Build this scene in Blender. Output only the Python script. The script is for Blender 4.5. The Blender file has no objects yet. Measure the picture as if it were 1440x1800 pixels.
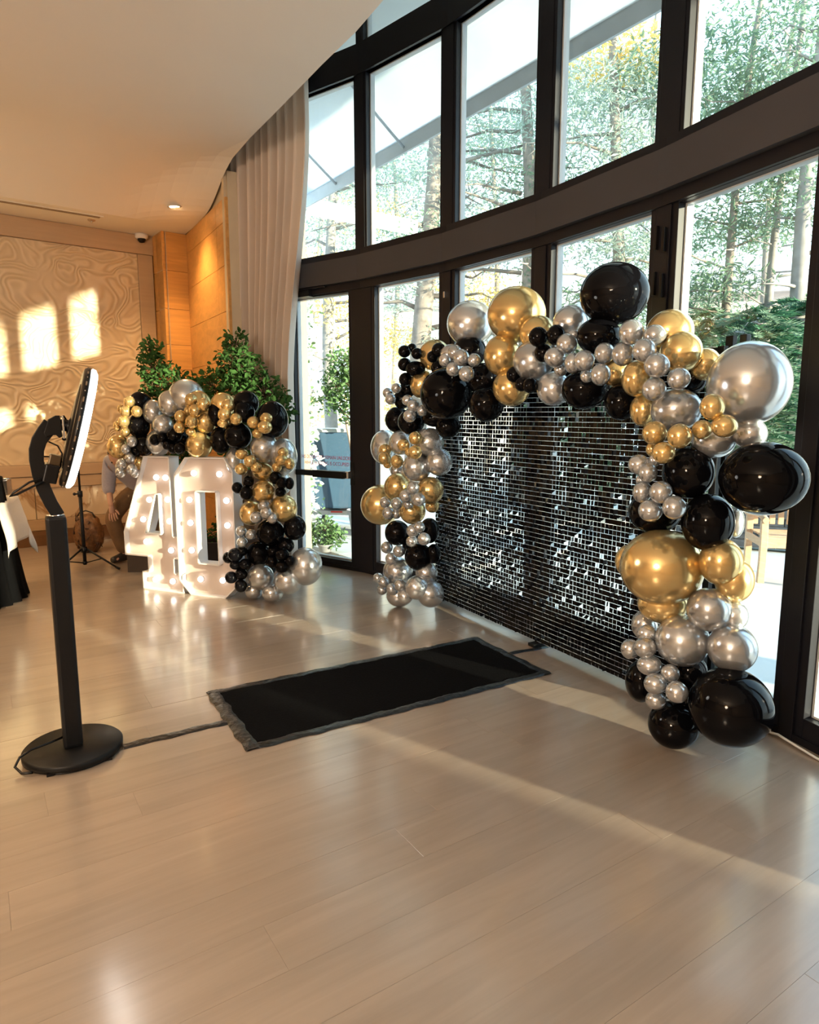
import bpy, bmesh, math, random
from mathutils import Vector, Matrix, Quaternion, noise
from mathutils.geometry import tessellate_polygon
random.seed(7)
SC = bpy.context.scene
COL = SC.collection
V3 = Vector

# ------------------------------------------------------------------ camera
cam_d = bpy.data.cameras.new('camera'); cam = bpy.data.objects.new('camera', cam_d); COL.objects.link(cam)
cam.location = (0, 0, 1.56)
cam.rotation_euler = (math.radians(90 - 8.361), 0, 0)
cam_d.sensor_fit = 'HORIZONTAL'; cam_d.sensor_width = 36.0; cam_d.lens = 36.0 * 1177 / 1440
cam_d.clip_end = 300
SC.camera = cam

# ------------------------------------------------------------------ sky, sun, exposure
W = bpy.data.worlds.new('sky'); SC.world = W; W.use_nodes = True
wn = W.node_tree.nodes; wl = W.node_tree.links
bg = wn['Background']; bg.inputs['Strength'].default_value = 2.5
tc = wn.new('ShaderNodeTexCoord'); sx = wn.new('ShaderNodeSeparateXYZ'); rp = wn.new('ShaderNodeValToRGB')
rp.color_ramp.elements[0].position = 0.0; rp.color_ramp.elements[0].color = (0.84, 0.96, 1.0, 1)
rp.color_ramp.elements[1].position = 0.9; rp.color_ramp.elements[1].color = (0.42, 0.66, 0.95, 1)
e = rp.color_ramp.elements.new(0.35); e.color = (0.64, 0.87, 1.0, 1)
wl.new(tc.outputs['Generated'], sx.inputs[0]); wl.new(sx.outputs['Z'], rp.inputs[0]); wl.new(rp.outputs[0], bg.inputs[0])

sun_d = bpy.data.lights.new('sun', 'SUN'); sun = bpy.data.objects.new('sun', sun_d); COL.objects.link(sun)
SUN_AZ = V3((0.806, -0.592, 0)); SUN_EL = math.radians(7.7)
sdir = (SUN_AZ.normalized() * math.cos(SUN_EL) + V3((0, 0, math.sin(SUN_EL))))
sun.rotation_euler = sdir.to_track_quat('Z', 'Y').to_euler()
sun.location = (30, -22, 6)
sun_d.energy = 13.0; sun_d.angle = math.radians(0.9); sun_d.color = (1.0, 0.86, 0.60)

vs = SC.view_settings
vs.view_transform = 'Standard'; vs.look = 'None'; vs.gamma = 1.0; vs.exposure = 0.6; vs.use_curve_mapping = False
cy = SC.cycles
cy.use_denoising = True
cy.max_bounces = 8; cy.diffuse_bounces = 4; cy.glossy_bounces = 4; cy.transmission_bounces = 4; cy.transparent_max_bounces = 12
cy.caustics_reflective = False; cy.caustics_refractive = False
cy.sample_clamp_indirect = 6.0

# ------------------------------------------------------------------ helpers
def tag(o, label=None, cat=None, group=None, kind=None):
    if label: o['label'] = label
    if cat: o['category'] = cat
    if group: o['group'] = group
    if kind: o['kind'] = kind
    return o

def empty(name, loc=(0, 0, 0), rz=0.0, label=None, cat=None, group=None, kind=None):
    o = bpy.data.objects.new(name, None); COL.objects.link(o)
    o.location = loc; o.rotation_euler = (0, 0, rz); o.empty_display_size = 0.1
    return tag(o, label, cat, group, kind)

def link(name, me, mat=None, parent=None, loc=None):
    if mat and not me.materials: me.materials.append(mat)
    o = bpy.data.objects.new(name, me); COL.objects.link(o)
    if parent: o.parent = parent
    if loc is not None: o.location = loc
    return o

class MB:
    """collects shapes into one mesh"""
    def __init__(s): s.v = []; s.f = []; s.sm = []
    def add(s, vs, fs, smooth=False):
        b = len(s.v); s.v += [tuple(p) for p in vs]
        for f in fs: s.f.append([i + b for i in f]); s.sm.append(smooth)
        return s
    def box(s, c, d, rot=None):
        x, y, z = d[0] / 2, d[1] / 2, d[2] / 2
        P = [V3((i, j, k)) for i in (-x, x) for j in (-y, y) for k in (-z, z)]
        if rot is not None: P = [rot @ p for p in P]
        c = V3(c)
        return s.add([p + c for p in P], [(0, 1, 3, 2), (4, 6, 7, 5), (0, 4, 5, 1), (2, 3, 7, 6), (0, 2, 6, 4), (1, 5, 7, 3)])
    def box2(s, a, b):
        return s.box([(a[i] + b[i]) / 2 for i in range(3)], [abs(b[i] - a[i]) for i in range(3)])
    def tube(s, pts, r, n=8, cap=True, smooth=True):
        pts = [V3(p) for p in pts]
        if not hasattr(r, '__len__'): r = [r] * len(pts)
        vs = []; up = None
        for i, p in enumerate(pts):
            t = (pts[min(i + 1, len(pts) - 1)] - pts[max(i - 1, 0)]).normalized()
            if up is None:
                up = t.orthogonal().normalized()
            else:
                up = (up - t * up.dot(t))
                up = up.normalized() if up.length > 1e-6 else t.orthogonal().normalized()
            w = t.cross(up)
            for k in range(n):
                a = 2 * math.pi * k / n
                vs.append(p + (up * math.cos(a) + w * math.sin(a)) * r[i])
        fs = [(i * n + k, i * n + (k + 1) % n, (i + 1) * n + (k + 1) % n, (i + 1) * n + k) for i in range(len(pts) - 1) for k in range(n)]
        s.add(vs, fs, smooth)
        if cap:
            b = len(s.v) - len(vs)
            s.f.append([b + k for k in range(n)][::-1]); s.sm.append(False)
            s.f.append([b + (len(pts) - 1) * n + k for k in range(n)]); s.sm.append(False)
        return s
    def lathe(s, prof, n=24, c=(0, 0, 0), rot=None, smooth=True):
        c = V3(c); vs = []
        for (r, z) in prof:
            for k in range(n):
                a = 2 * math.pi * k / n; p = V3((r * math.cos(a), r * math.sin(a), z))
                vs.append((rot @ p if rot is not None else p) + c)
        m = len(prof)
        fs = [(i * n + k, i * n + (k + 1) % n, (i + 1) * n + (k + 1) % n, (i + 1) * n + k) for i in range(m - 1) for k in range(n)]
        s.add(vs, fs, smooth)
        b = len(s.v) - len(vs)
        if prof[0][0] > 1e-5: s.f.append([b + k for k in range(n)][::-1]); s.sm.append(False)
        if prof[-1][0] > 1e-5: s.f.append([b + (m - 1) * n + k for k in range(n)]); s.sm.append(False)
        return s
    def ball(s, c, r, n=12, m=8, sc=(1, 1, 1)):
        prof = [(max(1e-6, math.sin(math.pi * i / m)), -math.cos(math.pi * i / m)) for i in range(m + 1)]
        prof[0] = (1e-6, -1); prof[-1] = (1e-6, 1)
        vs = []; c = V3(c)
        for (a, z) in prof:
            for k in range(n):
                t = 2 * math.pi * k / n
                vs.append(c + V3((a * math.cos(t) * r * sc[0], a * math.sin(t) * r * sc[1], z * r * sc[2])))
        return s.add(vs, [(i * n + k, i * n + (k + 1) % n, (i + 1) * n + (k + 1) % n, (i + 1) * n + k) for i in range(m) for k in range(n)], True)
    def prism(s, poly, z0, z1):
        """poly: plan points, counter-clockwise"""
        n = len(poly)
        return s.add([(p[0], p[1], z0) for p in poly] + [(p[0], p[1], z1) for p in poly],
                     [tuple(range(n))[::-1], tuple(range(n, 2 * n))] + [(i, (i + 1) % n, n + (i + 1) % n, n + i) for i in range(n)])
    def mesh(s, name):
        me = bpy.data.meshes.new(name); me.from_pydata(s.v, [], s.f)
        me.polygons.foreach_set('use_smooth', s.sm); me.update(); return me
    def build(s, name, mat=None, parent=None, bevel=0.0, loc=None):
        me = s.mesh(name)
        if bevel > 0:
            bm = bmesh.new(); bm.from_mesh(me)
            bmesh.ops.remove_doubles(bm, verts=bm.verts, dist=1e-5)
            es = [e for e in bm.edges if len(e.link_faces) == 2 and e.calc_face_angle(0) > 0.6]
            bmesh.ops.bevel(bm, geom=es, offset=bevel, segments=2, affect='EDGES', profile=0.6, clamp_overlap=True)
            bm.to_mesh(me); bm.free()
        return link(name, me, mat, parent, loc)

def copy_tree(o, parent=None):
    c = o.copy(); COL.objects.link(c)
    if parent: c.parent = parent
    for ch in list(o.children): copy_tree(ch, c)
    return c

MATS = {}
def mat(name, col, rough=0.5, metal=0.0, coat=0.0, emit=None, es=0.0, noise_s=0.0, noise_a=0.08, bump=0.0, spec=0.5, sheen=0.0, rand=0.0):
    if name in MATS: return MATS[name]
    m = bpy.data.materials.new(name); m.use_nodes = True; nt = m.node_tree; b = nt.nodes['Principled BSDF']
    b.inputs['Base Color'].default_value = (*col, 1); b.inputs['Roughness'].default_value = rough; b.inputs['Metallic'].default_value = metal
    b.inputs['Coat Weight'].default_value = coat; b.inputs['Coat Roughness'].default_value = 0.04
    b.inputs['Specular IOR Level'].default_value = spec
    if sheen: b.inputs['Sheen Weight'].default_value = sheen
    if emit: b.inputs['Emission Color'].default_value = (*emit, 1); b.inputs['Emission Strength'].default_value = es
    if noise_s or rand:
        tcn = nt.nodes.new('ShaderNodeTexCoord'); nz = nt.nodes.new('ShaderNodeTexNoise'); nz.inputs['Scale'].default_value = noise_s or 5
        nz.inputs['Detail'].default_value = 4
        nt.links.new(tcn.outputs['Object'], nz.inputs['Vector'])
        mr = nt.nodes.new('ShaderNodeMapRange'); mr.inputs['To Min'].default_value = 1 - noise_a * 2; mr.inputs['To Max'].default_value = 1 + noise_a * 2
        nt.links.new(nz.outputs['Fac'], mr.inputs['Value'])
        val = mr.outputs[0]
        if rand:
            oi = nt.nodes.new('ShaderNodeObjectInfo'); m2 = nt.nodes.new('ShaderNodeMapRange')
            m2.inputs['To Min'].default_value = 1 - rand; m2.inputs['To Max'].default_value = 1 + rand
            nt.links.new(oi.outputs['Random'], m2.inputs['Value'])
            mm = nt.nodes.new('ShaderNodeMath'); mm.operation = 'MULTIPLY'
            nt.links.new(val, mm.inputs[0]); nt.links.new(m2.outputs[0], mm.inputs[1]); val = mm.outputs[0]
        vm = nt.nodes.new('ShaderNodeVectorMath'); vm.operation = 'SCALE'; vm.inputs[0].default_value = col
        nt.links.new(val, vm.inputs['Scale']); nt.links.new(vm.outputs[0], b.inputs['Base Color'])
        if bump:
            bp = nt.nodes.new('ShaderNodeBump'); bp.inputs['Strength'].default_value = bump; bp.inputs['Distance'].default_value = 0.01
            nt.links.new(nz.outputs['Fac'], bp.inputs['Height']); nt.links.new(bp.outputs[0], b.inputs['Normal'])
    MATS[name] = m; return m

def grain(name, col, ang, sc=(1.2, 14, 14), amt=0.25, rough=0.4, rand=0.08, bump=0.15, coat=0.0, vert=False):
    """wood: noise stretched along one plan direction (ang, radians) in object space"""
    if name in MATS: return MATS[name]
    m = bpy.data.materials.new(name); m.use_nodes = True; nt = m.node_tree; b = nt.nodes['Principled BSDF']
    b.inputs['Roughness'].default_value = rough; b.inputs['Coat Weight'].default_value = coat; b.inputs['Coat Roughness'].default_value = 0.16
    tcn = nt.nodes.new('ShaderNodeTexCoord'); mp = nt.nodes.new('ShaderNodeMapping'); mp.vector_type = 'POINT'
    mp.inputs['Rotation'].default_value = (0, 0, -ang)
    m2 = nt.nodes.new('ShaderNodeMapping'); m2.inputs['Scale'].default_value = sc
    oi = nt.nodes.new('ShaderNodeObjectInfo'); ad = nt.nodes.new('ShaderNodeVectorMath'); ad.operation = 'ADD'
    sc3 = nt.nodes.new('ShaderNodeVectorMath'); sc3.operation = 'SCALE'; sc3.inputs[0].default_value = (13, 29, 41)
    nt.links.new(oi.outputs['Random'], sc3.inputs['Scale'])
    nt.links.new(tcn.outputs['Object'], mp.inputs[0]); nt.links.new(mp.outputs[0], m2.inputs[0])
    nt.links.new(m2.outputs[0], ad.inputs[0]); nt.links.new(sc3.outputs[0], ad.inputs[1])
    n1 = nt.nodes.new('ShaderNodeTexNoise'); n1.inputs['Scale'].default_value = 1.0; n1.inputs['Detail'].default_value = 6; n1.inputs['Roughness'].default_value = 0.62
    n1.inputs['Distortion'].default_value = 0.6
    nt.links.new(ad.outputs[0], n1.inputs['Vector'])
    mr = nt.nodes.new('ShaderNodeMapRange'); mr.inputs['From Min'].default_value = 0.3; mr.inputs['From Max'].default_value = 0.7
    mr.inputs['To Min'].default_value = 1 - amt; mr.inputs['To Max'].default_value = 1 + amt
    nt.links.new(n1.outputs['Fac'], mr.inputs['Value'])
    r2 = nt.nodes.new('ShaderNodeMapRange'); r2.inputs['To Min'].default_value = 1 - rand; r2.inputs['To Max'].default_value = 1 + rand
    nt.links.new(oi.outputs['Random'], r2.inputs['Value'])
    mm = nt.nodes.new('ShaderNodeMath'); mm.operation = 'MULTIPLY'; nt.links.new(mr.outputs[0], mm.inputs[0]); nt.links.new(r2.outputs[0], mm.inputs[1])
    vm = nt.nodes.new('ShaderNodeVectorMath'); vm.operation = 'SCALE'; vm.inputs[0].default_value = col
    nt.links.new(mm.outputs[0], vm.inputs['Scale']); nt.links.new(vm.outputs[0], b.inputs['Base Color'])
    bp = nt.nodes.new('ShaderNodeBump'); bp.inputs['Strength'].default_value = bump; bp.inputs['Distance'].default_value = 0.002
    nt.links.new(n1.outputs['Fac'], bp.inputs['Height']); nt.links.new(bp.outputs[0], b.inputs['Normal'])
    MATS[name] = m; return m

def glass_mat():
    m = bpy.data.materials.new('window_glass'); m.use_nodes = True; nt = m.node_tree
    out = nt.nodes['Material Output']; nt.nodes.remove(nt.nodes['Principled BSDF'])
    t = nt.nodes.new('ShaderNodeBsdfTransparent'); t.inputs[0].default_value = (0.93, 0.97, 0.97, 1)
    g = nt.nodes.new('ShaderNodeBsdfGlossy'); g.inputs['Roughness'].default_value = 0.0
    lw = nt.nodes.new('ShaderNodeLayerWeight'); pw = nt.nodes.new('ShaderNodeMath'); pw.operation = 'POWER'; pw.inputs[1].default_value = 5
    lw.inputs['Blend'].default_value = 0.5
    fr = nt.nodes.new('ShaderNodeMath'); fr.operation = 'MULTIPLY_ADD'; fr.inputs[1].default_value = 0.95; fr.inputs[2].default_value = 0.05
    nt.links.new(lw.outputs['Facing'], pw.inputs[0]); nt.links.new(pw.outputs[0], fr.inputs[0])
    mx = nt.nodes.new('ShaderNodeMixShader')
    nt.links.new(fr.outputs[0], mx.inputs[0]); nt.links.new(t.outputs[0], mx.inputs[1]); nt.links.new(g.outputs[0], mx.inputs[2])
    nt.links.new(mx.outputs[0], out.inputs[0]); return m

def translucent(name, col, fac=0.5, rand=0.15):
    m = bpy.data.materials.new(name); m.use_nodes = True; nt = m.node_tree
    out = nt.nodes['Material Output']; nt.nodes.remove(nt.nodes['Principled BSDF'])
    d = nt.nodes.new('ShaderNodeBsdfDiffuse'); t = nt.nodes.new('ShaderNodeBsdfTranslucent'); mx = nt.nodes.new('ShaderNodeMixShader')
    mx.inputs[0].default_value = fac
    tcn = nt.nodes.new('ShaderNodeTexCoord'); nz = nt.nodes.new('ShaderNodeTexNoise'); nz.inputs['Scale'].default_value = 2.5
    nt.links.new(tcn.outputs['Object'], nz.inputs['Vector'])
    mr = nt.nodes.new('ShaderNodeMapRange'); mr.inputs['To Min'].default_value = 1 - 2 * rand; mr.inputs['To Max'].default_value = 1 + 2 * rand
    nt.links.new(nz.outputs['Fac'], mr.inputs['Value'])
    vm = nt.nodes.new('ShaderNodeVectorMath'); vm.operation = 'SCALE'; vm.inputs[0].default_value = col
    nt.links.new(mr.outputs[0], vm.inputs['Scale'])
    nt.links.new(vm.outputs[0], d.inputs[0]); nt.links.new(vm.outputs[0], t.inputs[0])
    nt.links.new(d.outputs[0], mx.inputs[1]); nt.links.new(t.outputs[0], mx.inputs[2]); nt.links.new(mx.outputs[0], out.inputs[0]); return m

def rotz(a): return Matrix.Rotation(a, 3, 'Z')
def ang2(d): return math.atan2(d[1], d[0])

M_frame = mat('frame_dark', (0.006, 0.006, 0.010), 0.4, noise_s=3, noise_a=0.1, spec=.3)
M_fascia = mat('fascia_brown', (0.040, 0.039, 0.046), 0.6, noise_s=2, noise_a=0.08)
M_bead = mat('glazing_bead', (0.55, 0.58, 0.6), 0.35, noise_s=5)  # light grey also stands for daylight on the dark frame's outer reveals
M_black = mat('black_powder_coat', (0.0055, 0.0055, 0.006), 0.45, noise_s=30, noise_a=0.1, spec=.25)
M_blackpl = mat('black_plastic', (0.005, 0.005, 0.006), 0.3, noise_s=20, spec=.3)
M_chrome = mat('chrome', (0.8, 0.8, 0.8), 0.15, 1.0, noise_s=10, noise_a=0.03)
M_glass = glass_mat()
M_plaster = mat('ceiling_plaster', (0.80, 0.76, 0.70), 0.85, noise_s=1.5, noise_a=0.015)
M_white = mat('white_paint', (0.82, 0.82, 0.82), 0.5, noise_s=4, noise_a=0.02)
M_oak = grain('oak_panel', (0.62, 0.32, 0.09), math.atan2(.602, .798), (1.0, 6, 16), 0.16, 0.38, 0.05, 0.1)
M_trimwood = grain('beige_trim', (0.50, 0.345, 0.20), math.atan2(.602, .798), (1, 8, 20), 0.06, 0.45, 0.02, 0.05)
FLOOR_ANG = math.radians(33)
M_floor = grain('floor_oak', (0.32, 0.255, 0.20), FLOOR_ANG, (1.1, 14, 14), 0.12, 0.30, 0.05, 0.06, coat=0.9)
# ------------------------------------------------------------------ plan of the glass front
FC = V3((0.877, 4.811, 0)); FU = V3((0.597, -0.802, 0)); FN = V3((0.802, 0.597, 0))
def front(s): return FC + FU * s + FN * (0.003 * s ** 3 - 0.061 * s ** 2 - 0.074 * s + 0.146)
S_MULL = [-3.15, -2.15, -1.085, -0.045, 1.01, 1.98, 2.98, 3.42]
VP = [front(s) for s in S_MULL]
DW = V3((0.798, 0.602, 0)); NW = V3((0.602, -0.798, 0))         # along the back wall, and into the room
P_COL_L = V3((-3.22, 8.75, 0)); P_COL_C = P_COL_L + NW * 0.40; P_COL_R = P_COL_C + DW * 0.30
P_WOOD = V3((-1.866, 7.15, 0)); P_RET = P_WOOD + DW * 0.10
P_BACK_L = P_COL_L - DW * 8.6; P_REAR_L = P_BACK_L + NW * 12.5; P_REAR_R = V3((4.6, -2.0, 0))
H_CEIL = 3.73

# ------------------------------------------------------------------ floor and its planks
room = [P_BACK_L, P_REAR_L, P_REAR_R, VP[7] + V3((.05, 0, 0))] + [VP[k] for k in (6, 5, 4, 3, 2, 1, 0)] + [V3((-2.0, 7.9, 0)), P_COL_R + V3((.1, .1, 0)), P_COL_L]
mb = MB(); mb.prism([(p.x, p.y) for p in room], -0.12, -0.0014)
fl = mb.build('floor', M_floor); tag(fl, 'glossy pale oak plank floor across the whole hall', 'floor', kind='structure')
hull = [P_BACK_L, P_REAR_L, P_REAR_R] + [VP[k] for k in (7, 6, 5, 4, 3, 2, 1, 0)] + [V3((-2.0, 7.9, 0)), V3((-3.0, 8.9, 0))]
def clip(poly, a, b):
    out = []; n = len(poly); d = b - a
    def side(p): return d.x * (p.y - a.y) - d.y * (p.x - a.x)
    for i in range(n):
        p, q = poly[i], poly[(i + 1) % n]; sp, sq = side(p), side(q)
        if sp >= 0: out.append(p)
        if (sp >= 0) != (sq >= 0): out.append(p + (q - p) * (sp / (sp - sq)))
    return out
hull_c = sum(hull, V3()) / len(hull)
def in_view(p, m=0.08):
    x, y, z = p.x, p.y, p.z - 1.56
    w = y * math.cos(math.radians(8.361)) - z * math.sin(math.radians(8.361))
    if w < 0.3: return False
    u = 0.5 + 1177 * x / w / 1440; v = 0.5 - 1177 * (y * math.sin(math.radians(8.361)) + z * math.cos(math.radians(8.361))) / w / 1800
    return -m < u < 1 + m and -m < v < 1 + m
du = V3((math.cos(FLOOR_ANG), math.sin(FLOOR_ANG), 0)); dv = V3((-du.y, du.x, 0))
PW, PL, GAP = 0.20, 2.1, 0.0003
npl = 0
rf = random.Random(3)
for j in range(-26, 52):
    off = rf.uniform(0, PL)
    for i in range(-5, 6):
        u0 = i * PL + off; v0 = j * PW
        q = [du * (u0 + a) + dv * (v0 + b) for a, b in ((GAP, GAP), (PL - GAP, GAP), (PL - GAP, PW - GAP), (GAP, PW - GAP))]
        if not any(in_view(du * (u0 + a * PL) + dv * (v0 + PW / 2)) for a in (0, .25, .5, .75, 1)): continue
        for k in range(len(hull)):
            a, b = hull[k], hull[(k + 1) % len(hull)]
            if (b - a).cross(hull_c - a).z < 0: a, b = b, a
            q = clip(q, a, b)
            if len(q) < 3: break
        if len(q) < 3: continue
        dz = rf.uniform(-0.0005, 0.0004)
        m = MB(); n = len(q); c = sum(q, V3()) / n
        top = [c + (p - c) * (1 - 0.0007 / max(0.05, (p - c).length)) for p in q]
        m.add([(p.x, p.y, -0.0014) for p in q] + [(p.x, p.y, dz - 0.0005) for p in q] + [(p.x, p.y, dz) for p in top],
              [(i2, (i2 + 1) % n, n + (i2 + 1) % n, n + i2) for i2 in range(n)] + [(n + i2, n + (i2 + 1) % n, 2 * n + (i2 + 1) % n, 2 * n + i2) for i2 in range(n)] + [tuple(range(2 * n, 3 * n))])
        m.build('plank', M_floor, fl); npl += 1

# ------------------------------------------------------------------ ceiling
EDGE = [(-2.70, 8.55), (-1.885, 7.18), (-1.66, 6.83), (-1.01, 5.82), (-0.66, 5.26), (-0.29, 4.70), (-0.045, 4.25), (0.14, 3.97), (1.0, 2.75), (1.9, 1.5), (2.6, 0.0), (3.4, -3.5)]
B0 = V3((-4.473, 7.821, 0))
eab = [((V3((x, y, 0)) - B0).dot(DW), (V3((x, y, 0)) - B0).dot(NW)) for x, y in EDGE]
eab = [(eab[0][0], -0.2)] + eab
def edge_a(b):
    for (a0, b0), (a1, b1) in zip(eab[:-1], eab[1:]):
        if b0 <= b <= b1: return a0 + (a1 - a0) * (b - b0) / (b1 - b0)
    return eab[-1][0]
a_fold = (V3((-3.078, 7.948, 0)) - B0).dot(DW)
def sm(x): x = min(1, max(0, x)); return x * x * (3 - 2 * x)
def dish(a, b):
    return 0.30 * (1 - (1 - min(1, max(0, (b - .74) / 1.5))) ** 2) * sm((a_fold + .35 - a) / 0.7 + max(0, (b - .74)) * .6)
bs = [-0.15, 0.0, 0.35, 0.739, 0.741] + [0.74 + 0.12 * k for k in range(1, 14)] + [2.4 + 0.5 * k for k in range(0, 22)]
NA = 46; vs_ = []; fs_ = []
for i, b in enumerate(bs):
    ea = edge_a(max(b, eab[1][1] if b > .3 else b))
    for k in range(NA + 1):
        t = k / NA; t = t ** 0.7
        a = -6.6 + (ea + 6.6) * t
        p = B0 + DW * a + NW * b
        vs_.append((p.x, p.y, H_CEIL + dish(a, b)))
for i in range(len(bs) - 1):
    for k in range(NA):
        fs_.append((i * (NA + 1) + k, (i + 1) * (NA + 1) + k, (i + 1) * (NA + 1) + k + 1, i * (NA + 1) + k + 1))
nv = len(vs_)
mb = MB(); mb.add(vs_, fs_, False)
rim = [i * (NA + 1) + NA for i in range(len(bs))]
mb.add([vs_[r] for r in rim] + [(vs_[r][0], vs_[r][1], 4.15) for r in rim], [(i, i + 1, len(rim) + i + 1, len(rim) + i) for i in range(len(rim) - 1)])
mb.add([(p[0], p[1], 4.15) for p in vs_], [f[::-1] for f in fs_])
ce = mb.build('ceiling', M_plaster); tag(ce, 'smooth cream plaster ceiling with a dropped strip along the back wall', 'ceiling', kind='structure')
mb = MB(); mb.prism([(p.x, p.y) for p in [P_BACK_L, P_REAR_L, P_REAR_R + V3((2, 0, 0)), V3((4.6, 3, 0)), V3((2, 7, 0)), V3((-1.5, 10, 0))]], 5.75, 5.9)
tag(mb.build('ceiling_upper', M_plaster), 'pale roof slab above the curtain pocket along the glass front', 'ceiling', kind='structure')

# ceiling fittings
def at_wall(a, b): return B0 + DW * a + NW * b
M_slot = mat('vent_dark', (0.22, 0.15, 0.09), 0.7, noise_s=8)
v = at_wall(.12, .58); o = empty('ceiling_vent', (v.x, v.y, H_CEIL), ang2(DW), 'narrow beige slot air vent in the ceiling strip above the patterned wall', 'vent')
MB().box((0, 0, -.004), (1.5, .10, .008)).build('vent_frame', M_plaster, o, .002)
MB().box((0, .018, -.0085), (1.44, .022, .003)).build('slot', M_slot, o)
MB().box((0, -.018, -.0085), (1.44, .022, .003)).build('slot', M_slot, o)
v = V3((-3.60, 7.98, 0)); o = empty('sprinkler', (v.x, v.y, H_CEIL), 0, 'small round metal fire sprinkler cover in the ceiling strip', 'sprinkler')
MB().lathe([(.001, -.012), (.035, -.012), (.042, -.004), (.042, 0)], 20).build('cover', M_trimwood, o)
MB().lathe([(.001, -.03), (.012, -.03), (.012, -.012)], 12).build('sprinkler_head', M_chrome, o)
M_lamp = mat('lamp_glow', (1, .9, .75), 0.5, emit=(1.0, .80, .50), es=7)
M_baffle = mat('lamp_baffle', (.75, .7, .62), .4)
def downlight(x, y, energy, label, spot=math.radians(120), z=None, grp=None, col=(1, .67, .35), sh=True):
    z = H_CEIL + dish((V3((x, y, 0)) - B0).dot(DW), (V3((x, y, 0)) - B0).dot(NW)) if z is None else z
    o = empty('downlight', (x, y, z), 0, label, 'ceiling light', grp)
    MB().lathe([(.082, 0), (.082, -.006), (.062, -.008), (.058, -.002)], 28).build('trim_ring', M_white, o)
    MB().lathe([(.001, -.004), (.057, -.004)], 20).build('lens', M_lamp, o)
    ld = bpy.data.lights.new('downlight_lamp', 'SPOT'); ld.energy = energy; ld.color = col; ld.spot_size = spot; ld.spot_blend = .6; ld.shadow_soft_size = .26
    lo = bpy.data.objects.new('downlight_lamp', ld); COL.objects.link(lo); lo.parent = o; lo.location = (0, 0, -.03)
    return o
downlight(-2.56, 7.71, 150, 'lit recessed ceiling downlight in front of the wood panelled corner', math.radians(112), col=(1, .62, .28))
for k, (x, y, en) in enumerate([(-6.4, 5.0, 330), (-5.0, 5.9, 150), (-4.3, 3.4, 130), (-5.8, 3.6, 230), (-3.3, 1.2, 140), (-4.8, 1.4, 240), (-2.6, -2.6, 30), (-3.8, -1.2, 130), (-5.4, -1.4, 190)]):
    downlight(x, y, en, 'recessed ceiling downlight outside the photograph, lighting the left of the hall', math.radians(112), grp='downlights beyond the left edge of the picture')
# dome camera
v = at_wall(1.42, .10); o = empty('dome_camera', (v.x, v.y, H_CEIL), 0, 'small white dome security camera at the ceiling beside the wood column', 'camera')
MB().lathe([(.075, 0), (.075, -.04), (.06, -.055), (.001, -.056)], 24).build('camera_housing', M_white, o)
MB().lathe([(.048, -.05), (.045, -.075), (.03, -.094), (.001, -.10)], 20).build('camera_dome', M_blackpl, o)
# warm pendant lamp behind the viewpoint, seen only mirrored in the balloons
o = empty('chandelier', (-2.4, -2.4, 3.0), 0, 'warm many-bulb chandelier seen only as an orange cluster mirrored in the balloons', 'chandelier')
MB().tube([(0, 0, 0), (0, 0, .95)], .012).tube([(math.cos(t * .2618) * .45, math.sin(t * .2618) * .45, 0) for t in range(25)], .012).build('chandelier_frame', M_chrome, o)
mb = MB()
for k in range(26):
    a = k * 2.399; r = .12 + .36 * math.sqrt(k / 26); mb.ball((r * math.cos(a), r * math.sin(a), rf.uniform(-.25, .12)), .022, 8, 6)
tag(mb.build('bulbs', mat('chandelier_glow', (1, .7, .3), emit=(1, .45, .10), es=150), o), kind='stuff')
ld = bpy.data.lights.new('chandelier_lamp', 'POINT'); ld.energy = 400; ld.color = (1, .84, .66); ld.shadow_soft_size = .4
lo = bpy.data.objects.new('chandelier_lamp', ld); COL.objects.link(lo); lo.parent = o; lo.location = (0, 0, -.4)

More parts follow.
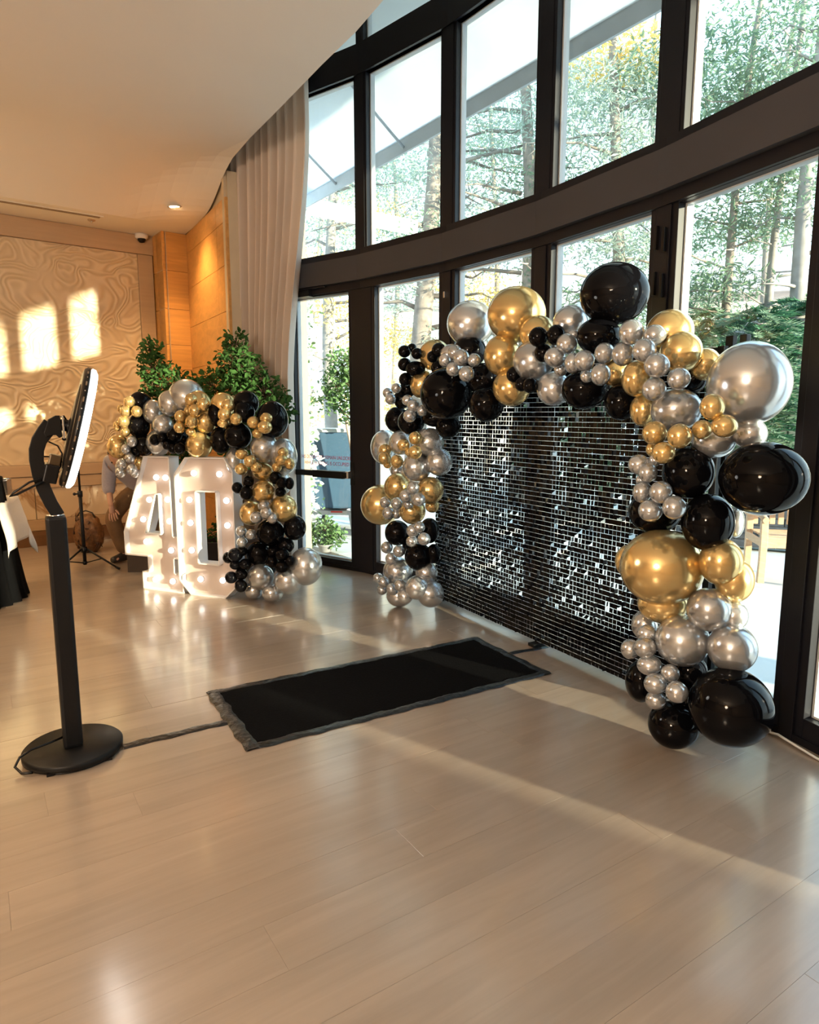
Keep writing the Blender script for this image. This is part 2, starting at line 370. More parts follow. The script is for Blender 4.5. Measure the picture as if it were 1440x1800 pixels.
# ------------------------------------------------------------------ back wall
def swirl_mat():
    m = bpy.data.materials.new('swirl_wallpaper'); m.use_nodes = True; nt = m.node_tree; b = nt.nodes['Principled BSDF']
    b.inputs['Roughness'].default_value = .42
    tcn = nt.nodes.new('ShaderNodeTexCoord'); mp = nt.nodes.new('ShaderNodeMapping'); mp.inputs['Rotation'].default_value = (0, 0, -ang2(DW))
    mp.inputs['Scale'].default_value = (1, 0.0, 1.0)
    nt.links.new(tcn.outputs['Object'], mp.inputs[0])
    n1 = nt.nodes.new('ShaderNodeTexNoise'); n1.inputs['Scale'].default_value = 3.0; n1.inputs['Detail'].default_value = .5; n1.inputs['Distortion'].default_value = .9
    nt.links.new(mp.outputs[0], n1.inputs['Vector'])
    mu = nt.nodes.new('ShaderNodeMath'); mu.operation = 'MULTIPLY'; mu.inputs[1].default_value = 62
    si = nt.nodes.new('ShaderNodeMath'); si.operation = 'SINE'
    nt.links.new(n1.outputs['Fac'], mu.inputs[0]); nt.links.new(mu.outputs[0], si.inputs[0])
    n2 = nt.nodes.new('ShaderNodeTexNoise'); n2.inputs['Scale'].default_value = 2.6; nt.links.new(mp.outputs[0], n2.inputs['Vector'])
    m3 = nt.nodes.new('ShaderNodeMapRange'); m3.inputs['From Min'].default_value = .3; m3.inputs['From Max'].default_value = .5; nt.links.new(n2.outputs['Fac'], m3.inputs['Value'])
    ml = nt.nodes.new('ShaderNodeMath'); ml.operation = 'MULTIPLY'; nt.links.new(si.outputs[0], ml.inputs[0]); nt.links.new(m3.outputs[0], ml.inputs[1])
    cr = nt.nodes.new('ShaderNodeMapRange'); cr.inputs['From Min'].default_value = -1; cr.inputs['From Max'].default_value = 1
    nt.links.new(ml.outputs[0], cr.inputs['Value'])
    mx = nt.nodes.new('ShaderNodeMix'); mx.data_type = 'RGBA'; mx.inputs['A'].default_value = (.615, .465, .275, 1); mx.inputs['B'].default_value = (.74, .585, .37, 1)
    nt.links.new(cr.outputs[0], mx.inputs['Factor']); nt.links.new(mx.outputs['Result'], b.inputs['Base Color'])
    bp = nt.nodes.new('ShaderNodeBump'); bp.inputs['Strength'].default_value = .5; bp.inputs['Distance'].default_value = .009
    nt.links.new(ml.outputs[0], bp.inputs['Height']); nt.links.new(bp.outputs[0], b.inputs['Normal']); return m
def marble_mat():
    m = bpy.data.materials.new('cream_marble'); m.use_nodes = True; nt = m.node_tree; b = nt.nodes['Principled BSDF']; b.inputs['Roughness'].default_value = .2
    tcn = nt.nodes.new('ShaderNodeTexCoord'); n1 = nt.nodes.new('ShaderNodeTexNoise'); n1.inputs['Scale'].default_value = 1.6; n1.inputs['Detail'].default_value = 5; n1.inputs['Distortion'].default_value = 1.4
    nt.links.new(tcn.outputs['Object'], n1.inputs['Vector'])
    r = nt.nodes.new('ShaderNodeValToRGB'); E = r.color_ramp.elements
    E[0].position = .46; E[0].color = (.72, .57, .38, 1); E[1].position = .54; E[1].color = (.74, .60, .42, 1)
    x = E.new(.5); x.color = (.38, .22, .10, 1)
    nt.links.new(n1.outputs['Fac'], r.inputs[0]); nt.links.new(r.outputs[0], b.inputs['Base Color']); return m
AW = ang2(DW); RW = rotz(AW)
def wbox(mb, a0, a1, b0, b1, z0, z1):
    """box on the back wall: a along, b out into the room"""
    c = at_wall((a0 + a1) / 2, (b0 + b1) / 2); return mb.box((c.x, c.y, (z0 + z1) / 2), (a1 - a0, b1 - b0, z1 - z0), RW)
A_END = (P_COL_L - B0).dot(DW); A_LEFT = A_END - 8.6
b_off = (P_COL_L - B0).dot(NW)
mb = MB(); wbox(mb, A_LEFT, A_END + .8, -.35, b_off - .001, -.12, 5.8)
wb = mb.build('wall_back', mat('wall_core', (.6, .5, .36), .7, noise_s=4)); tag(wb, 'back wall of swirl-relief panel above cream marble wainscot', 'wall', kind='structure')
bo = b_off
M_swirl = swirl_mat(); M_marble = marble_mat()
M_base = grain('baseboard_wood', (.17, .08, .03), AW, (1, 10, 20), .15, .4, .04, .1)
A_ST = A_END - .19
wbox(MB(), A_LEFT, A_ST, bo, bo + .02, .97, H_CEIL - .23).build('wallpaper_panel', M_swirl, wb)
wbox(MB(), A_LEFT, A_END, bo, bo + .05, H_CEIL - .225, H_CEIL - .002).build('frame_rail', M_trimwood, wb, .006)
wbox(MB(), A_ST + .004, A_END - .01, bo, bo + .05, .97, H_CEIL - .23).build('frame_stile', M_trimwood, wb, .006)
wbox(MB(), A_LEFT, A_END, bo, bo + .045, .83, .965).build('chair_rail', M_trimwood, wb, .005)
wbox(MB(), A_LEFT, A_END, bo, bo + .035, .69, .822).build('lower_rail', M_trimwood, wb, .005)
for k in range(6):
    a1 = A_END - .06 - k * 1.45; wbox(MB(), a1 - 1.44, a1, bo, bo + .018, .32, .685).build('marble_panel', M_marble, wb, .003)
wbox(MB(), A_LEFT, A_END, bo, bo + .035, .185, .315).build('bottom_rail', M_trimwood, wb, .005)
mb = MB(); wbox(mb, A_LEFT, A_END, bo, bo + .04, 0.0, .18)
tag(mb.build('baseboard_back', M_base, None, .004), 'brown wooden baseboard along the foot of the back wall', 'baseboard', kind='structure')

# ------------------------------------------------------------------ wood clad column and side wall
def clad(name, p, q, label, zs, thick=.03, core=.25, ins=0.0, cuts=()):
    """wall from p to q (inside is on the right of p->q) clad in oak boards"""
    d = (q - p); L = d.length; d.normalize(); n = V3((d.y, -d.x, 0)); R = rotz(ang2(d))
    c = (p + q) / 2 - n * (core / 2 + thick)
    w = MB().box((c.x, c.y, H_CEIL / 2 + .1), (L, core, H_CEIL + .3), R).build(name, mat('wall_core', ()), None); tag(w, label, 'wall', kind='structure')
    xs = [0] + list(cuts) + [L]
    for x0, x1 in zip(xs[:-1], xs[1:]):
        for z0, z1 in zip(zs[:-1], zs[1:]):
            c = p + d * ((x0 + x1) / 2) - n * (thick / 2)
            MB().box((c.x, c.y, (z0 + z1) / 2), (x1 - x0 - .004, thick, z1 - z0 - .004), R).build('panel', M_oak, w, .002)
    return w
ZC = [0, .42, .84, 1.26, 1.68, 2.10, 2.40, 2.83, 3.28, H_CEIL]
clad('wall_column_side', P_COL_L - NW * .05, P_COL_C, 'shaded oak side of the column beside the patterned wall', ZC, core=.02)
clad('wall_column_front', P_COL_C, P_COL_R + DW * .12, 'oak board front of the column in the corner', ZC, core=.2)
dwd = (P_WOOD - P_COL_R).length
clad('wall_side', P_COL_R + V3((0, 0, 0)), P_WOOD, 'warm lit oak side wall running from the corner to the curtain', [0, .55, 1.1, 1.62, 2.12, 2.62, 3.08, 3.50, H_CEIL], core=.1, cuts=(dwd - .36,))
clad('wall_side_return', P_WOOD + V3((0.004, 0.0, 0)), P_RET, 'dark oak end of the side wall beside the curtain', ZC, core=.05)

# ------------------------------------------------------------------ other walls (outside the frame)
def wall(name, p, q, label, h=5.75, th=.25):
    d = q - p; L = d.length; R = rotz(ang2(d)); n = V3((-d.y, d.x, 0)).normalized(); c = (p + q) / 2 + n * th / 2 * -1
    o = MB().box((c.x, c.y, h / 2 - .06), (L, th, h + .12), R).build(name, mat('hall_paint', (.34, .26, .18), .7, noise_s=2, noise_a=.03)); return tag(o, label, 'wall', kind='structure')
wall('wall_left', P_BACK_L, P_REAR_L, 'beige left wall of the hall outside the photograph')
wall('wall_rear', P_REAR_L, P_REAR_R, 'beige rear wall of the hall behind the viewpoint')
de = (P_REAR_R - VP[7]).normalized(); P_PIER = VP[7] + de * .55
wall('wall_right_pier', P_PIER, VP[7], 'beige pier ending the glass front at the right, outside the photograph')
wr2 = wall('wall_right_end', P_PIER + de * .01, P_REAR_R, 'wall band over the further garden windows right of the photograph', .25)
wr2.location = (0, 0, 3.6)
for k_ in range(4):
    L_ = ((P_REAR_R - P_PIER).length) / 4; c_ = P_PIER + de * (L_ * (k_ + .5)); R_ = rotz(ang2(de))
    w_ = empty('window_%d' % (30 + k_), (c_.x, c_.y, 0), ang2(de)); tag(w_, 'tall garden window beyond the right edge of the photograph, number %d from the pier' % (k_ + 1), 'window', kind='structure')
    for x0_, x1_ in ((-L_ / 2, -L_ / 2 + .07), (L_ / 2 - .07, L_ / 2)): MB().box2((x0_, -.05, 0), (x1_, .05, 3.55)).build('stile', M_frame, w_)
    for z0_, z1_ in ((0, .1), (3.45, 3.55)): MB().box2((-L_ / 2 + .07, -.05, z0_), (L_ / 2 - .07, .05, z1_)).build('rail', M_frame, w_)
    MB().box2((-L_ / 2 + .07, -.003, .1), (L_ / 2 - .07, .003, 3.45)).build('pane', M_glass, w_)
wall('wall_pocket', VP[0] + V3((-.02, 0, 0)), V3((-2.9, 9.2, 0)), 'solid wall behind the curtain at the end of the glass front')

# ------------------------------------------------------------------ glass front
class Bay:
    def __init__(s, k):
        s.a, s.b = VP[k], VP[k + 1]; d = s.b - s.a; s.L = d.length; s.d = d.normalized(); s.n = V3((-s.d.y, s.d.x, 0)); s.R = rotz(ang2(s.d))
        if s.n.dot(FN) < 0: s.n = -s.n
    def p(s, t, o, z): q = s.a + s.d * t + s.n * o; return V3((q.x, q.y, z))
    def box(s, mb, t0, t1, o0, o1, z0, z1):
        return mb.box(s.p((t0 + t1) / 2, (o0 + o1) / 2, (z0 + z1) / 2), (t1 - t0, o1 - o0, z1 - z0), s.R)
BAYS = [Bay(k) for k in range(7)]
HWU = [.085, .075, .085, .09, .10, .095, .09, .09]; HWL = [.10, .175, .095, .10, .10, .085, .09, .09]
wr = empty('wall_right', (0, 0, 0)); tag(wr, 'curved dark framed glass front with brown transom beam', 'wall', kind='structure')
def strip(name, m, o0, o1, z0, z1, parent, bev=0.004):
    vs = []; n = len(VP)
    for i, v in enumerate(VP):
        d = (VP[min(i + 1, n - 1)] - VP[max(i - 1, 0)]).normalized(); nn = V3((-d.y, d.x, 0)); nn = -nn if nn.dot(FN) < 0 else nn
        for o, z in ((o0, z0), (o1, z0), (o1, z1), (o0, z1)): q = v + nn * o; vs.append((q.x, q.y, z))
    fs = [(i * 4 + a, i * 4 + (a + 1) % 4, (i + 1) * 4 + (a + 1) % 4, (i + 1) * 4 + a) for i in range(n - 1) for a in range(4)] + [(0, 3, 2, 1), tuple((n - 1) * 4 + a for a in range(4))]
    mb = MB(); mb.add(vs, fs); return mb.build(name, m, parent)
strip('fascia', M_fascia, -.12, .05, 2.785, 3.005, wr)
strip('beam_sill', M_frame, -.07, .06, 3.006, 3.075, wr)
strip('beam_head', M_frame, -.075, .06, 2.715, 2.784, wr)
strip('top_header', M_frame, -.07, .06, 4.56, 4.81, wr)
strip('top_rail', M_frame, -.05, .06, 5.6, 5.75, wr)
strip('floor_sill', M_frame, -.06, .07, -.05, .035, wr)
for k, v in enumerate(VP):
    d = (VP[min(k + 1, 7)] - VP[max(k - 1, 0)]).normalized(); nn = V3((-d.y, d.x, 0)); R = rotz(ang2(d))
    MB().box((v.x, v.y, 3.81), (HWU[k] * 2 - .05, .12, 1.5), R).build('mullion', M_frame, wr, .004)
    MB().box((v.x, v.y, 1.36), (HWL[k] * 2 - .09, .13, 2.72), R).build('post', M_frame, wr, .004)
    MB().box((v.x, v.y, 5.2), (.07, .10, .8), R).build('top_mullion', M_frame, wr)
def framed(name, bay, t0, t1, z0, z1, fw, label, cat, gz0=None, gz1=None, dep=(-.05, .055), fwr=None):
    """sash frame with four members, pale glazing bead and a pane"""
    b = BAYS[bay]; o = empty(name, b.p((t0 + t1) / 2, 0, z0)); 
    tag(o, label, cat, kind='structure')
    fwr = fw if fwr is None else fwr
    g0 = z0 + fw if gz0 is None else gz0; g1 = z1 - fw if gz1 is None else gz1
    off = o.location
    def part(nm, m, *boxes, bev=.003):
        mb = MB()
        for bx in boxes: b.box(mb, *bx)
        mb.v = [(x - off.x, y - off.y, z - off.z) for x, y, z in mb.v]
        return mb.build(nm, m, o, bev)
    part('stile', M_frame, (t0, t0 + fw, dep[0], dep[1], z0, z1)); part('stile', M_frame, (t1 - fwr, t1, dep[0], dep[1], z0, z1))
    part('rail', M_frame, (t0 + fw, t1 - fwr, dep[0], dep[1], z0, g0)); part('rail', M_frame, (t0 + fw, t1 - fwr, dep[0], dep[1], g1, z1))
    B = .018
    part('glazing_bead', M_bead, (t0 + fw, t0 + fw + .012, dep[1] - .055, dep[1] - .005, g0, g1), (t1 - fwr - .008, t1 - fwr, dep[1] - .055, dep[1] - .005, g0, g1),
         (t0 + fw, t1 - fwr, dep[1] - .055, dep[1] - .005, g0, g0 + .01), (t0 + fw, t1 - fwr, dep[1] - .055, dep[1] - .005, g1 - .008, g1), bev=0)
    part('pane', M_glass, (t0 + fw + .001, t1 - fwr - .001, dep[1] - .035, dep[1] - .029, g0 + .001, g1 - .001), bev=0)
    return o, b, part
nwin = 0
ORD = ['leftmost, beside the curtain', 'second from the curtain', 'third from the curtain', 'fourth from the curtain', 'rightmost in the picture', 'just outside the right edge of the picture', 'last before the end wall, outside the picture']
for k, b in enumerate(BAYS):
    fw = .045
    nwin += 1
    framed('window_%d' % nwin, k, HWU[k] - fw + .005, b.L - HWU[k + 1] + fw - .005, 3.03, 4.60, fw, 'tall upper window, ' + ORD[k], 'window', 3.075, 4.56)
    nwin += 1
    framed('window_%d' % nwin, k, .03, b.L - .03, 4.80, 5.62, .02, 'small top window above the header, ' + ORD[k], 'window')
    if k > 0:
        nwin += 1; fw = .055
        framed('window_%d' % nwin, k, HWL[k] - fw + .002, b.L - HWL[k + 1] + fw - .002, .02, 2.75, fw, 'full height lower window, ' + ORD[k], 'window', .13, 2.712)
# exit door in the first bay
dr, b0, dpart = framed('door_1', 0, .03, BAYS[0].L - .05, .012, 2.735, .10, 'dark framed glass exit door with a push bar beside the curtain', 'door', .085, 2.70, fwr=.125)
L0 = BAYS[0].L
dpart('push_bar', M_black, (.09, L0 - .16, -.135, -.075, .935, .99)); dpart('push_bar_housing', M_black, (L0 * .42, L0 - .20, -.14, -.07, .925, .995))
dpart('bar_bracket', M_chrome, (L0 - .175, L0 - .135, -.13, -.05, .93, 1.0)); dpart('bar_bracket', M_black, (.08, .14, -.12, -.05, .93, .99))
dpart('lock_plate', M_black, (L0 - .17, L0 - .12, -.06, -.048, .86, 1.09))
dpart('door_closer', M_black, (.12, .42, -.12, -.05, 2.70, 2.76)); dpart('closer_arm', M_frame, (.10, .62, -.11, -.09, 2.765, 2.78))
M_red = mat('red_lettering', (.62, .03, .12), .5, noise_s=30, noise_a=.03)
def text(body, size, m, parent, loc, rot, name='lettering', width=None):
    c = bpy.data.curves.new(name, 'FONT'); c.body = body; c.size = size; c.extrude = .0006; c.align_x = 'CENTER'; c.align_y = 'CENTER'; c.materials.append(m)
    o = bpy.data.objects.new(name, c); COL.objects.link(o); o.parent = parent; o.location = loc; o.rotation_euler = rot
    if width:
        bpy.context.view_layer.update(); o.scale.x = width / max(o.dimensions.x, 1e-3)
    return o
off = dr.location
pz = BAYS[0].p(L0 * .47, .012, 1.115) - off; ra = (math.pi / 2, 0, ang2(BAYS[0].d))
text('THIS DOOR MUST REMAIN UNLOCKED', .05, M_red, dr, pz, ra, width=.74)
text('WHILE BUILDING IS OCCUPIED', .05, M_red, dr, pz + V3((0, 0, -.062)), ra, width=.62)
# hardware on the posts
def on_post(name, k, z, m, dims, label, dt=0.0):
    v = VP[k]; b = BAYS[min(k, 6)]; nn = -b.n
    c = v + nn * .075 + b.d * dt
    MB().box((c.x, c.y, z), dims, b.R).build(name, m, wr, .003)
on_post('hook', 2, 2.53, M_chrome, (.02, .02, .05), '')
for z in (2.55, 2.30, 1.2): on_post('hinge', 4, z, M_blackpl, (.02, .02, .13), '', -.03); on_post('hinge', 4, z - .02, M_blackpl, (.02, .02, .13), '', .03)
on_post('latch_plate', 4, 2.06, M_frame, (.05, .02, .09), '')

# white cable lying along the sill at the right
mb = MB(); mb.tube([BAYS[k].p(t, -.10 - .01 * math.sin(t * 9), .006 + .012 * abs(math.sin(t * 5 + k))) for k in (4, 5) for t in [i * .12 for i in range(9)]], .006, 8)
tag(mb.build('cable', M_white), 'white cable running along the foot of the glass front at the right', 'cable')
# ------------------------------------------------------------------ curtain
M_curt = translucent('curtain_cloth', (.84, .73, .64), .28, .03)
def curtain():
    A, Bp = V3((-1.79, 7.34, 0)), V3((-.925, 6.675, 0)); nx, nz = 150, 26; vs = []; fs = []
    d = (Bp - A); Lc = d.length; d.normalize(); n = V3((d.y, -d.x, 0))
    for j in range(nz + 1):
        z = 5.0 * j / nz + .03; q = 1 - j / nz
        wide = 1 - .30 * sm((q - .15) / .5) + .02 * q
        for i in range(nx + 1):
            t = i / nx
            ph = t * 9.5 * 2 * math.pi + .9 * math.sin(t * 17) + .5 * math.sin(t * 5 + q * 1.5)
            amp = .068 + .018 * math.sin(t * 11 + 1) + .012 * q
            o = amp * (math.sin(ph) + .35 * math.sin(2 * ph + 1.3 + q)) 
            p = A + d * (Lc * t * wide + .012 * math.cos(ph)) + n * (o + .02)
            vs.append((p.x, p.y, z))
    for j in range(nz):
        for i in range(nx): a = j * (nx + 1) + i; fs.append((a, a + 1, a + nx + 2, a + nx + 1))
    o = empty('curtain', (A.x, A.y, 0), 0, 'long pleated beige curtain hanging between the oak wall and the glass door', 'curtain')
    mb = MB(); mb.add([(x - A.x, y - A.y, z) for x, y, z in vs], fs, True); c = mb.build('curtain_cloth', M_curt, o)
    md = c.modifiers.new('thick', 'SOLIDIFY'); md.thickness = .003
    MB().tube([(0, 0, 5.04), tuple(Bp - A + V3((0, 0, 5.04)))], .014).build('curtain_rail', M_frame, o)
curtain()

# ------------------------------------------------------------------ mat, tape
M_mat = mat('black_carpet', (.0045, .0045, .005), .95, noise_s=90, noise_a=.25, bump=.3, spec=.04)
def tape_mat():
    m = mat('black_tape', (.008, .0075, .008), .3, noise_s=26, noise_a=.3, bump=.9, coat=.15); return m
M_tape = tape_mat()
MC = [V3((-.755, 2.923, 0)), V3((.861, 3.866, 0)), V3((.481, 4.544, 0)), V3((-1.118, 3.591, 0))]
mo = MC[0]; md_ = (MC[1] - MC[0]).normalized(); mn_ = V3((-md_.y, md_.x, 0)); ML, MW = 1.87, .77
o = empty('floor_mat', (mo.x, mo.y, 0), ang2(md_), 'long black carpet mat taped to the floor in front of the sequin wall', 'mat')
MB().box2((.02, .02, .001), (ML - .02, MW - .02, .007)).build('carpet', M_mat, o, .002)
def tape(x0, y0, x1, y1, seed, z=.0075, w=.062):
    """wrinkled strip of tape"""
    rr = random.Random(seed); L = math.hypot(x1 - x0, y1 - y0); n = max(8, int(L / .025)); d = V3((x1 - x0, y1 - y0, 0)) / L; q = V3((-d.y, d.x, 0)); vs = []; fs = []; m = 5
    for i in range(n + 1):
        c = V3((x0, y0, 0)) + d * (L * i / n) + q * .004 * math.sin(i * .7 + seed)
        for j in range(m + 1):
            t = (j / m - .5) * (w + .006 * math.sin(i * 1.3 + seed * 2)); zz = z + (rr.uniform(0, .004) if 0 < j < m else -.004)
            p = c + q * t; vs.append((p.x, p.y, max(.0012, zz)))
    for i in range(n):
        for j in range(m): a = i * (m + 1) + j; fs.append((a, a + m + 1, a + m + 2, a + 1)[::-1])
    return MB().add(vs, fs, True)
tape(0, .03, ML, .03, 1).build('tape_strip', M_tape, o); tape(0, MW - .02, ML, MW - .02, 2).build('tape_strip', M_tape, o)
tape(.03, 0, .03, MW, 3, .0085, .075).build('tape_strip', M_tape, o); tape(ML - .03, 0, ML - .03, MW, 4, .0085).build('tape_strip', M_tape, o)
for (a, b, lab, sd, w) in [((-1.355, 2.972), (-.93, 3.235), 'crinkled black tape strip on the floor from the ring light base to the mat', 5, .062), ((.66, 4.215), (.93, 4.345), 'short black tape strip on the floor between the mat and the sequin wall', 6, .045)]:
    t = tape(0, 0, b[0] - a[0], b[1] - a[1], sd, .004, w).build('tape', M_tape, None, loc=(a[0], a[1], 0)); tag(t, lab, 'tape')

# ------------------------------------------------------------------ ring light photo booth
def ring_light():
    o = empty('ring_light_stand', (-1.564, 2.923, 0), math.atan2(.504, .864), 'black photo booth stand with a glowing tilted ring light on a curved arm', 'ring light')
    MB().lathe([(.001, .004), (.19, .004), (.212, .012), (.213, .034), (.205, .042), (.001, .042)], 56).build('base', M_black, o)
    mb = MB(); mb.lathe([(.14, 0), (.20, 0), (.20, .006), (.14, .006)], 40)
    for k in range(5): mb.box((.2 * math.cos(k * 1.257 + .4), .2 * math.sin(k * 1.257 + .4), .006), (.03, .03, .012))
    mb.build('base_foot', M_blackpl, o)
    MB().box2((-.041, -.05, .042), (.041, .05, 1.115)).build('post', M_black, o, .014)
    MB().lathe([(.001, 1.1155), (.036, 1.1155), (.036, 1.119), (.001, 1.121)], 20, (-.0, 0, 0)).build('arm_socket', M_chrome, o)
    # curved flat arm in the stand's own plane
    pts = [(.012, 1.115), (-.014, 1.17), (-.036, 1.235), (-.050, 1.30), (-.056, 1.36), (-.053, 1.405), (-.04, 1.445), (-.015, 1.482), (.012, 1.515)]
    hw = [.026, .027, .028, .028, .028, .029, .03, .032, .034]
    vs = []; fs = []; n = len(pts)
    for i, (x, z) in enumerate(pts):
        a, b = pts[max(i - 1, 0)], pts[min(i + 1, n - 1)]; t = V3((b[0] - a[0], 0, b[1] - a[1])).normalized(); q = V3((t.z, 0, -t.x))
        for sy in (-.02, .02):
            for sd in (-1, 1): p = V3((x, sy, z)) + q * hw[i] * sd; vs.append(p)
    for i in range(n - 1):
        a = i * 4; b = a + 4
        fs += [(a, a + 1, b + 1, b), (a + 2, b + 2, b + 3, a + 3), (a, b, b + 2, a + 2), (a + 1, a + 3, b + 3, b + 1)]
    fs += [(0, 2, 3, 1), (n * 4 - 4, n * 4 - 3, n * 4 - 1, n * 4 - 2)]
    MB().add(vs, fs).build('arm', M_black, o, .003)
    br = MB(); P = [(.0, 1.535), (.03, 1.552), (.046, 1.552), (.05, 1.462), (.038, 1.455), (.026, 1.468), (.005, 1.468), (-.012, 1.46), (-.02, 1.478)]
    br.add([(x, -.028, z) for x, z in P] + [(x, .028, z) for x, z in P], [tuple(range(9)), tuple(range(9, 18))[::-1]] + [(i, 9 + i, 9 + (i + 1) % 9, (i + 1) % 9) for i in range(9)])
    br.build('bracket', M_black, o, .002)
    MB().box2((.052, -.03, 1.452), (.06, .03, 1.55)).build('bracket_plate', M_chrome, o, .002)
    MB().tube([(.05, 0, 1.545), (.062, 0, 1.55), (.072, 0, 1.53)], .004).tube([(.056, -.02, 1.45), (.056, .02, 1.45)], .008).build('bracket_pin', M_blackpl, o)
    # head: ring tilted down towards the mat; local axis = outward normal
    C = V3((.112, 0, 1.497)); N = V3((.961, -.035, -.256)).normalized(); Rm = N.to_track_quat('Z', 'Y').to_matrix()
    def ring(prof): return MB().lathe(prof, 64, C, Rm)
    ring([(.19, -.022), (.245, -.026), (.262, -.021), (.27, -.01), (.27, .0), (.262, .004), (.20, .004), (.185, -.01), (.19, -.022)]).build('ring_housing', M_blackpl, o)
    ring([(.20, .005), (.262, .005), (.269, .008), (.266, .022), (.25, .032), (.215, .032), (.2, .022), (.195, .008), (.20, .005)]).build('ring_diffuser', mat('ring_glow', (1, 1, 1), .4, emit=(1, .96, .90), es=6.0), o)
    vme = MB().box((0, 0, 0), (.003, .022, .006)).mesh('vent_slot'); sme = MB().box((0, 0, 0), (.003, .005, .005)).mesh('screw')
    for k in range(40):
        a = k * 2 * math.pi / 40; c = C + Rm @ V3((.2705 * math.cos(a), .2705 * math.sin(a), -.010))
        q = link('vent_slot' if k % 2 else 'screw', vme if k % 2 else sme, M_slot if k % 2 else M_chrome, o, c); q.rotation_euler = (Rm @ rotz(a)).to_euler()
    ring([(.001, -.034), (.10, -.034), (.19, -.026), (.19, -.013), (.001, -.013)]).build('back_shell', M_blackpl, o)
    ring([(.001, -.072), (.02, -.072), (.026, -.062), (.026, -.04), (.04, -.034)]).build('hub', M_blackpl, o)
    MB().lathe([(.001, -.012), (.185, -.012), (.185, .0), (.001, .0)], 40, C, Rm).build('screen', mat('dark_glass', (.01, .01, .012), .05, coat=1, noise_s=3), o)
    # control box on the lower back
    bc = C + Rm @ V3((0, 0, -.052)) 
    down = V3((-.258, 0, -.966))
    MB().box(bc + down * .215 + V3((-.012, 0, 0)), (.055, .13, .08), Matrix((N, V3((0, 1, 0)), N.cross(V3((0, 1, 0))))).transposed()).build('control_box', M_blackpl, o, .006)
    MB().box(bc + down * .155 + V3((-.008, 0, 0)), (.045, .09, .045), Matrix((N, V3((0, 1, 0)), N.cross(V3((0, 1, 0))))).transposed()).build('power_supply', mat('dark_bronze', (.10, .07, .04), .3, .6, noise_s=8), o, .004)
    w = MB(); 
    w.tube([(-.005, .0, 1.44), (.03, .0, 1.42), (.045, 0, 1.385), (.035, 0, 1.33), (.01, 0, 1.295)], .0035, 6)
    w.build('wire', M_blackpl, o)
    MB().tube([(-.03, .01, 1.375), (.01, .01, 1.373), (.04, .01, 1.35), (.07, .01, 1.33)], .0035, 6).build('wire', M_blackpl, o)
    MB().tube([(-.035, .01, 1.318), (-.01, .01, 1.312), (.03, .01, 1.306)], .004, 6).build('wire', M_blackpl, o)
    MB().tube([(.02, -.01, 1.285), (-.03, -.03, 1.288), (-.09, -.04, 1.27), (-.15, -.04, 1.23), (-.165, -.04, 1.215), (-.14, -.035, 1.22), (-.06, -.032, 1.26), (.0, -.02, 1.288)], .005, 6).build('wire', M_blackpl, o)
    MB().tube([(-.041, -.0, .085), (-.09, -.02, .082), (-.17, -.05, .08), (-.215, -.06, .06), (-.235, -.08, .03), (-.21, -.12, .012), (-.17, -.15, .02)], .006, 6).build('power_cable', M_blackpl, o)
    return o
ring_light()

# ------------------------------------------------------------------ marquee numbers
M_marq = mat('marquee_white', (.74, .735, .74), .45, noise_s=6, noise_a=.015)
M_bulb = mat('bulb_glow', (1, .95, .9), .4, emit=(1.0, .95, .88), es=3.2)
M_face = mat('marquee_face', (.62, .53, .475), .5, noise_s=6, noise_a=.015)
ND = V3((.934, -.357, 0)); NB = V3((.357, .934, 0))
def marquee(name, label, outline, holes, bulbs, depth=.125, rec=.05, y0=0):
    org = V3((-2.396, 5.861, 0)) + NB * y0
    o = empty(name, org, ang2(ND), label, 'marquee number')
    def edges(loop, rev):
        mb = MB(); n = len(loop); th = .011
        cx = sum(p[0] for p in loop) / n
        area = sum(loop[i][0] * loop[(i + 1) % n][1] - loop[(i + 1) % n][0] * loop[i][1] for i in range(n))
        for i in range(n):
            a, b = V3((loop[i][0], 0, loop[i][1])), V3((loop[(i + 1) % n][0], 0, loop[(i + 1) % n][1]))
            d = (b - a); L = d.length; d.normalize(); q = V3((-d.z, 0, d.x)) * (1 if area > 0 else -1)   # to the inside of the loop
            if rev: q = -q
            a2, b2 = a - d * (0 if rev else 0), b
            P = [a2, b2, b2 + q * th, a2 + q * th]
            mb.add([(p.x, 0, p.z) for p in P] + [(p.x, depth, p.z) for p in P], [(0, 1, 2, 3), (7, 6, 5, 4), (0, 4, 5, 1), (1, 5, 6, 2), (2, 6, 7, 3), (3, 7, 4, 0)])
        return mb
    edges(outline, False).build('outer_rim', M_marq, o)
    for h in holes: edges(h, True).build('inner_rim', M_marq, o)
    polys = [[V3((p[0], p[1], 0)) for p in outline]] + [[V3((p[0], p[1], 0)) for p in h] for h in holes]
    tris = tessellate_polygon(polys); flat = [p for pl in polys for p in pl]; n = len(flat)
    MB().add([(p.x, rec, p.y) for p in flat] + [(p.x, depth - .003, p.y) for p in flat], [tuple(t) for t in tris] + [tuple(i + n for i in t)[::-1] for t in tris]).build('face_panel', M_face, o)
    bm = MB().ball((0, 0, 0), .025, 14, 10).mesh('bulb')
    sm_ = MB().lathe([(.022, 0), (.022, .012), (.016, .014)], 12, (0, 0, 0), Matrix.Rotation(math.pi / 2, 3, 'X')).mesh('bulb_socket')
    for (a, z) in bulbs:
        b = link('bulb', bm, M_bulb, o, (a, rec - .022, z)); link('bulb_socket', sm_, M_marq, b, (0, .024, 0))
    return o
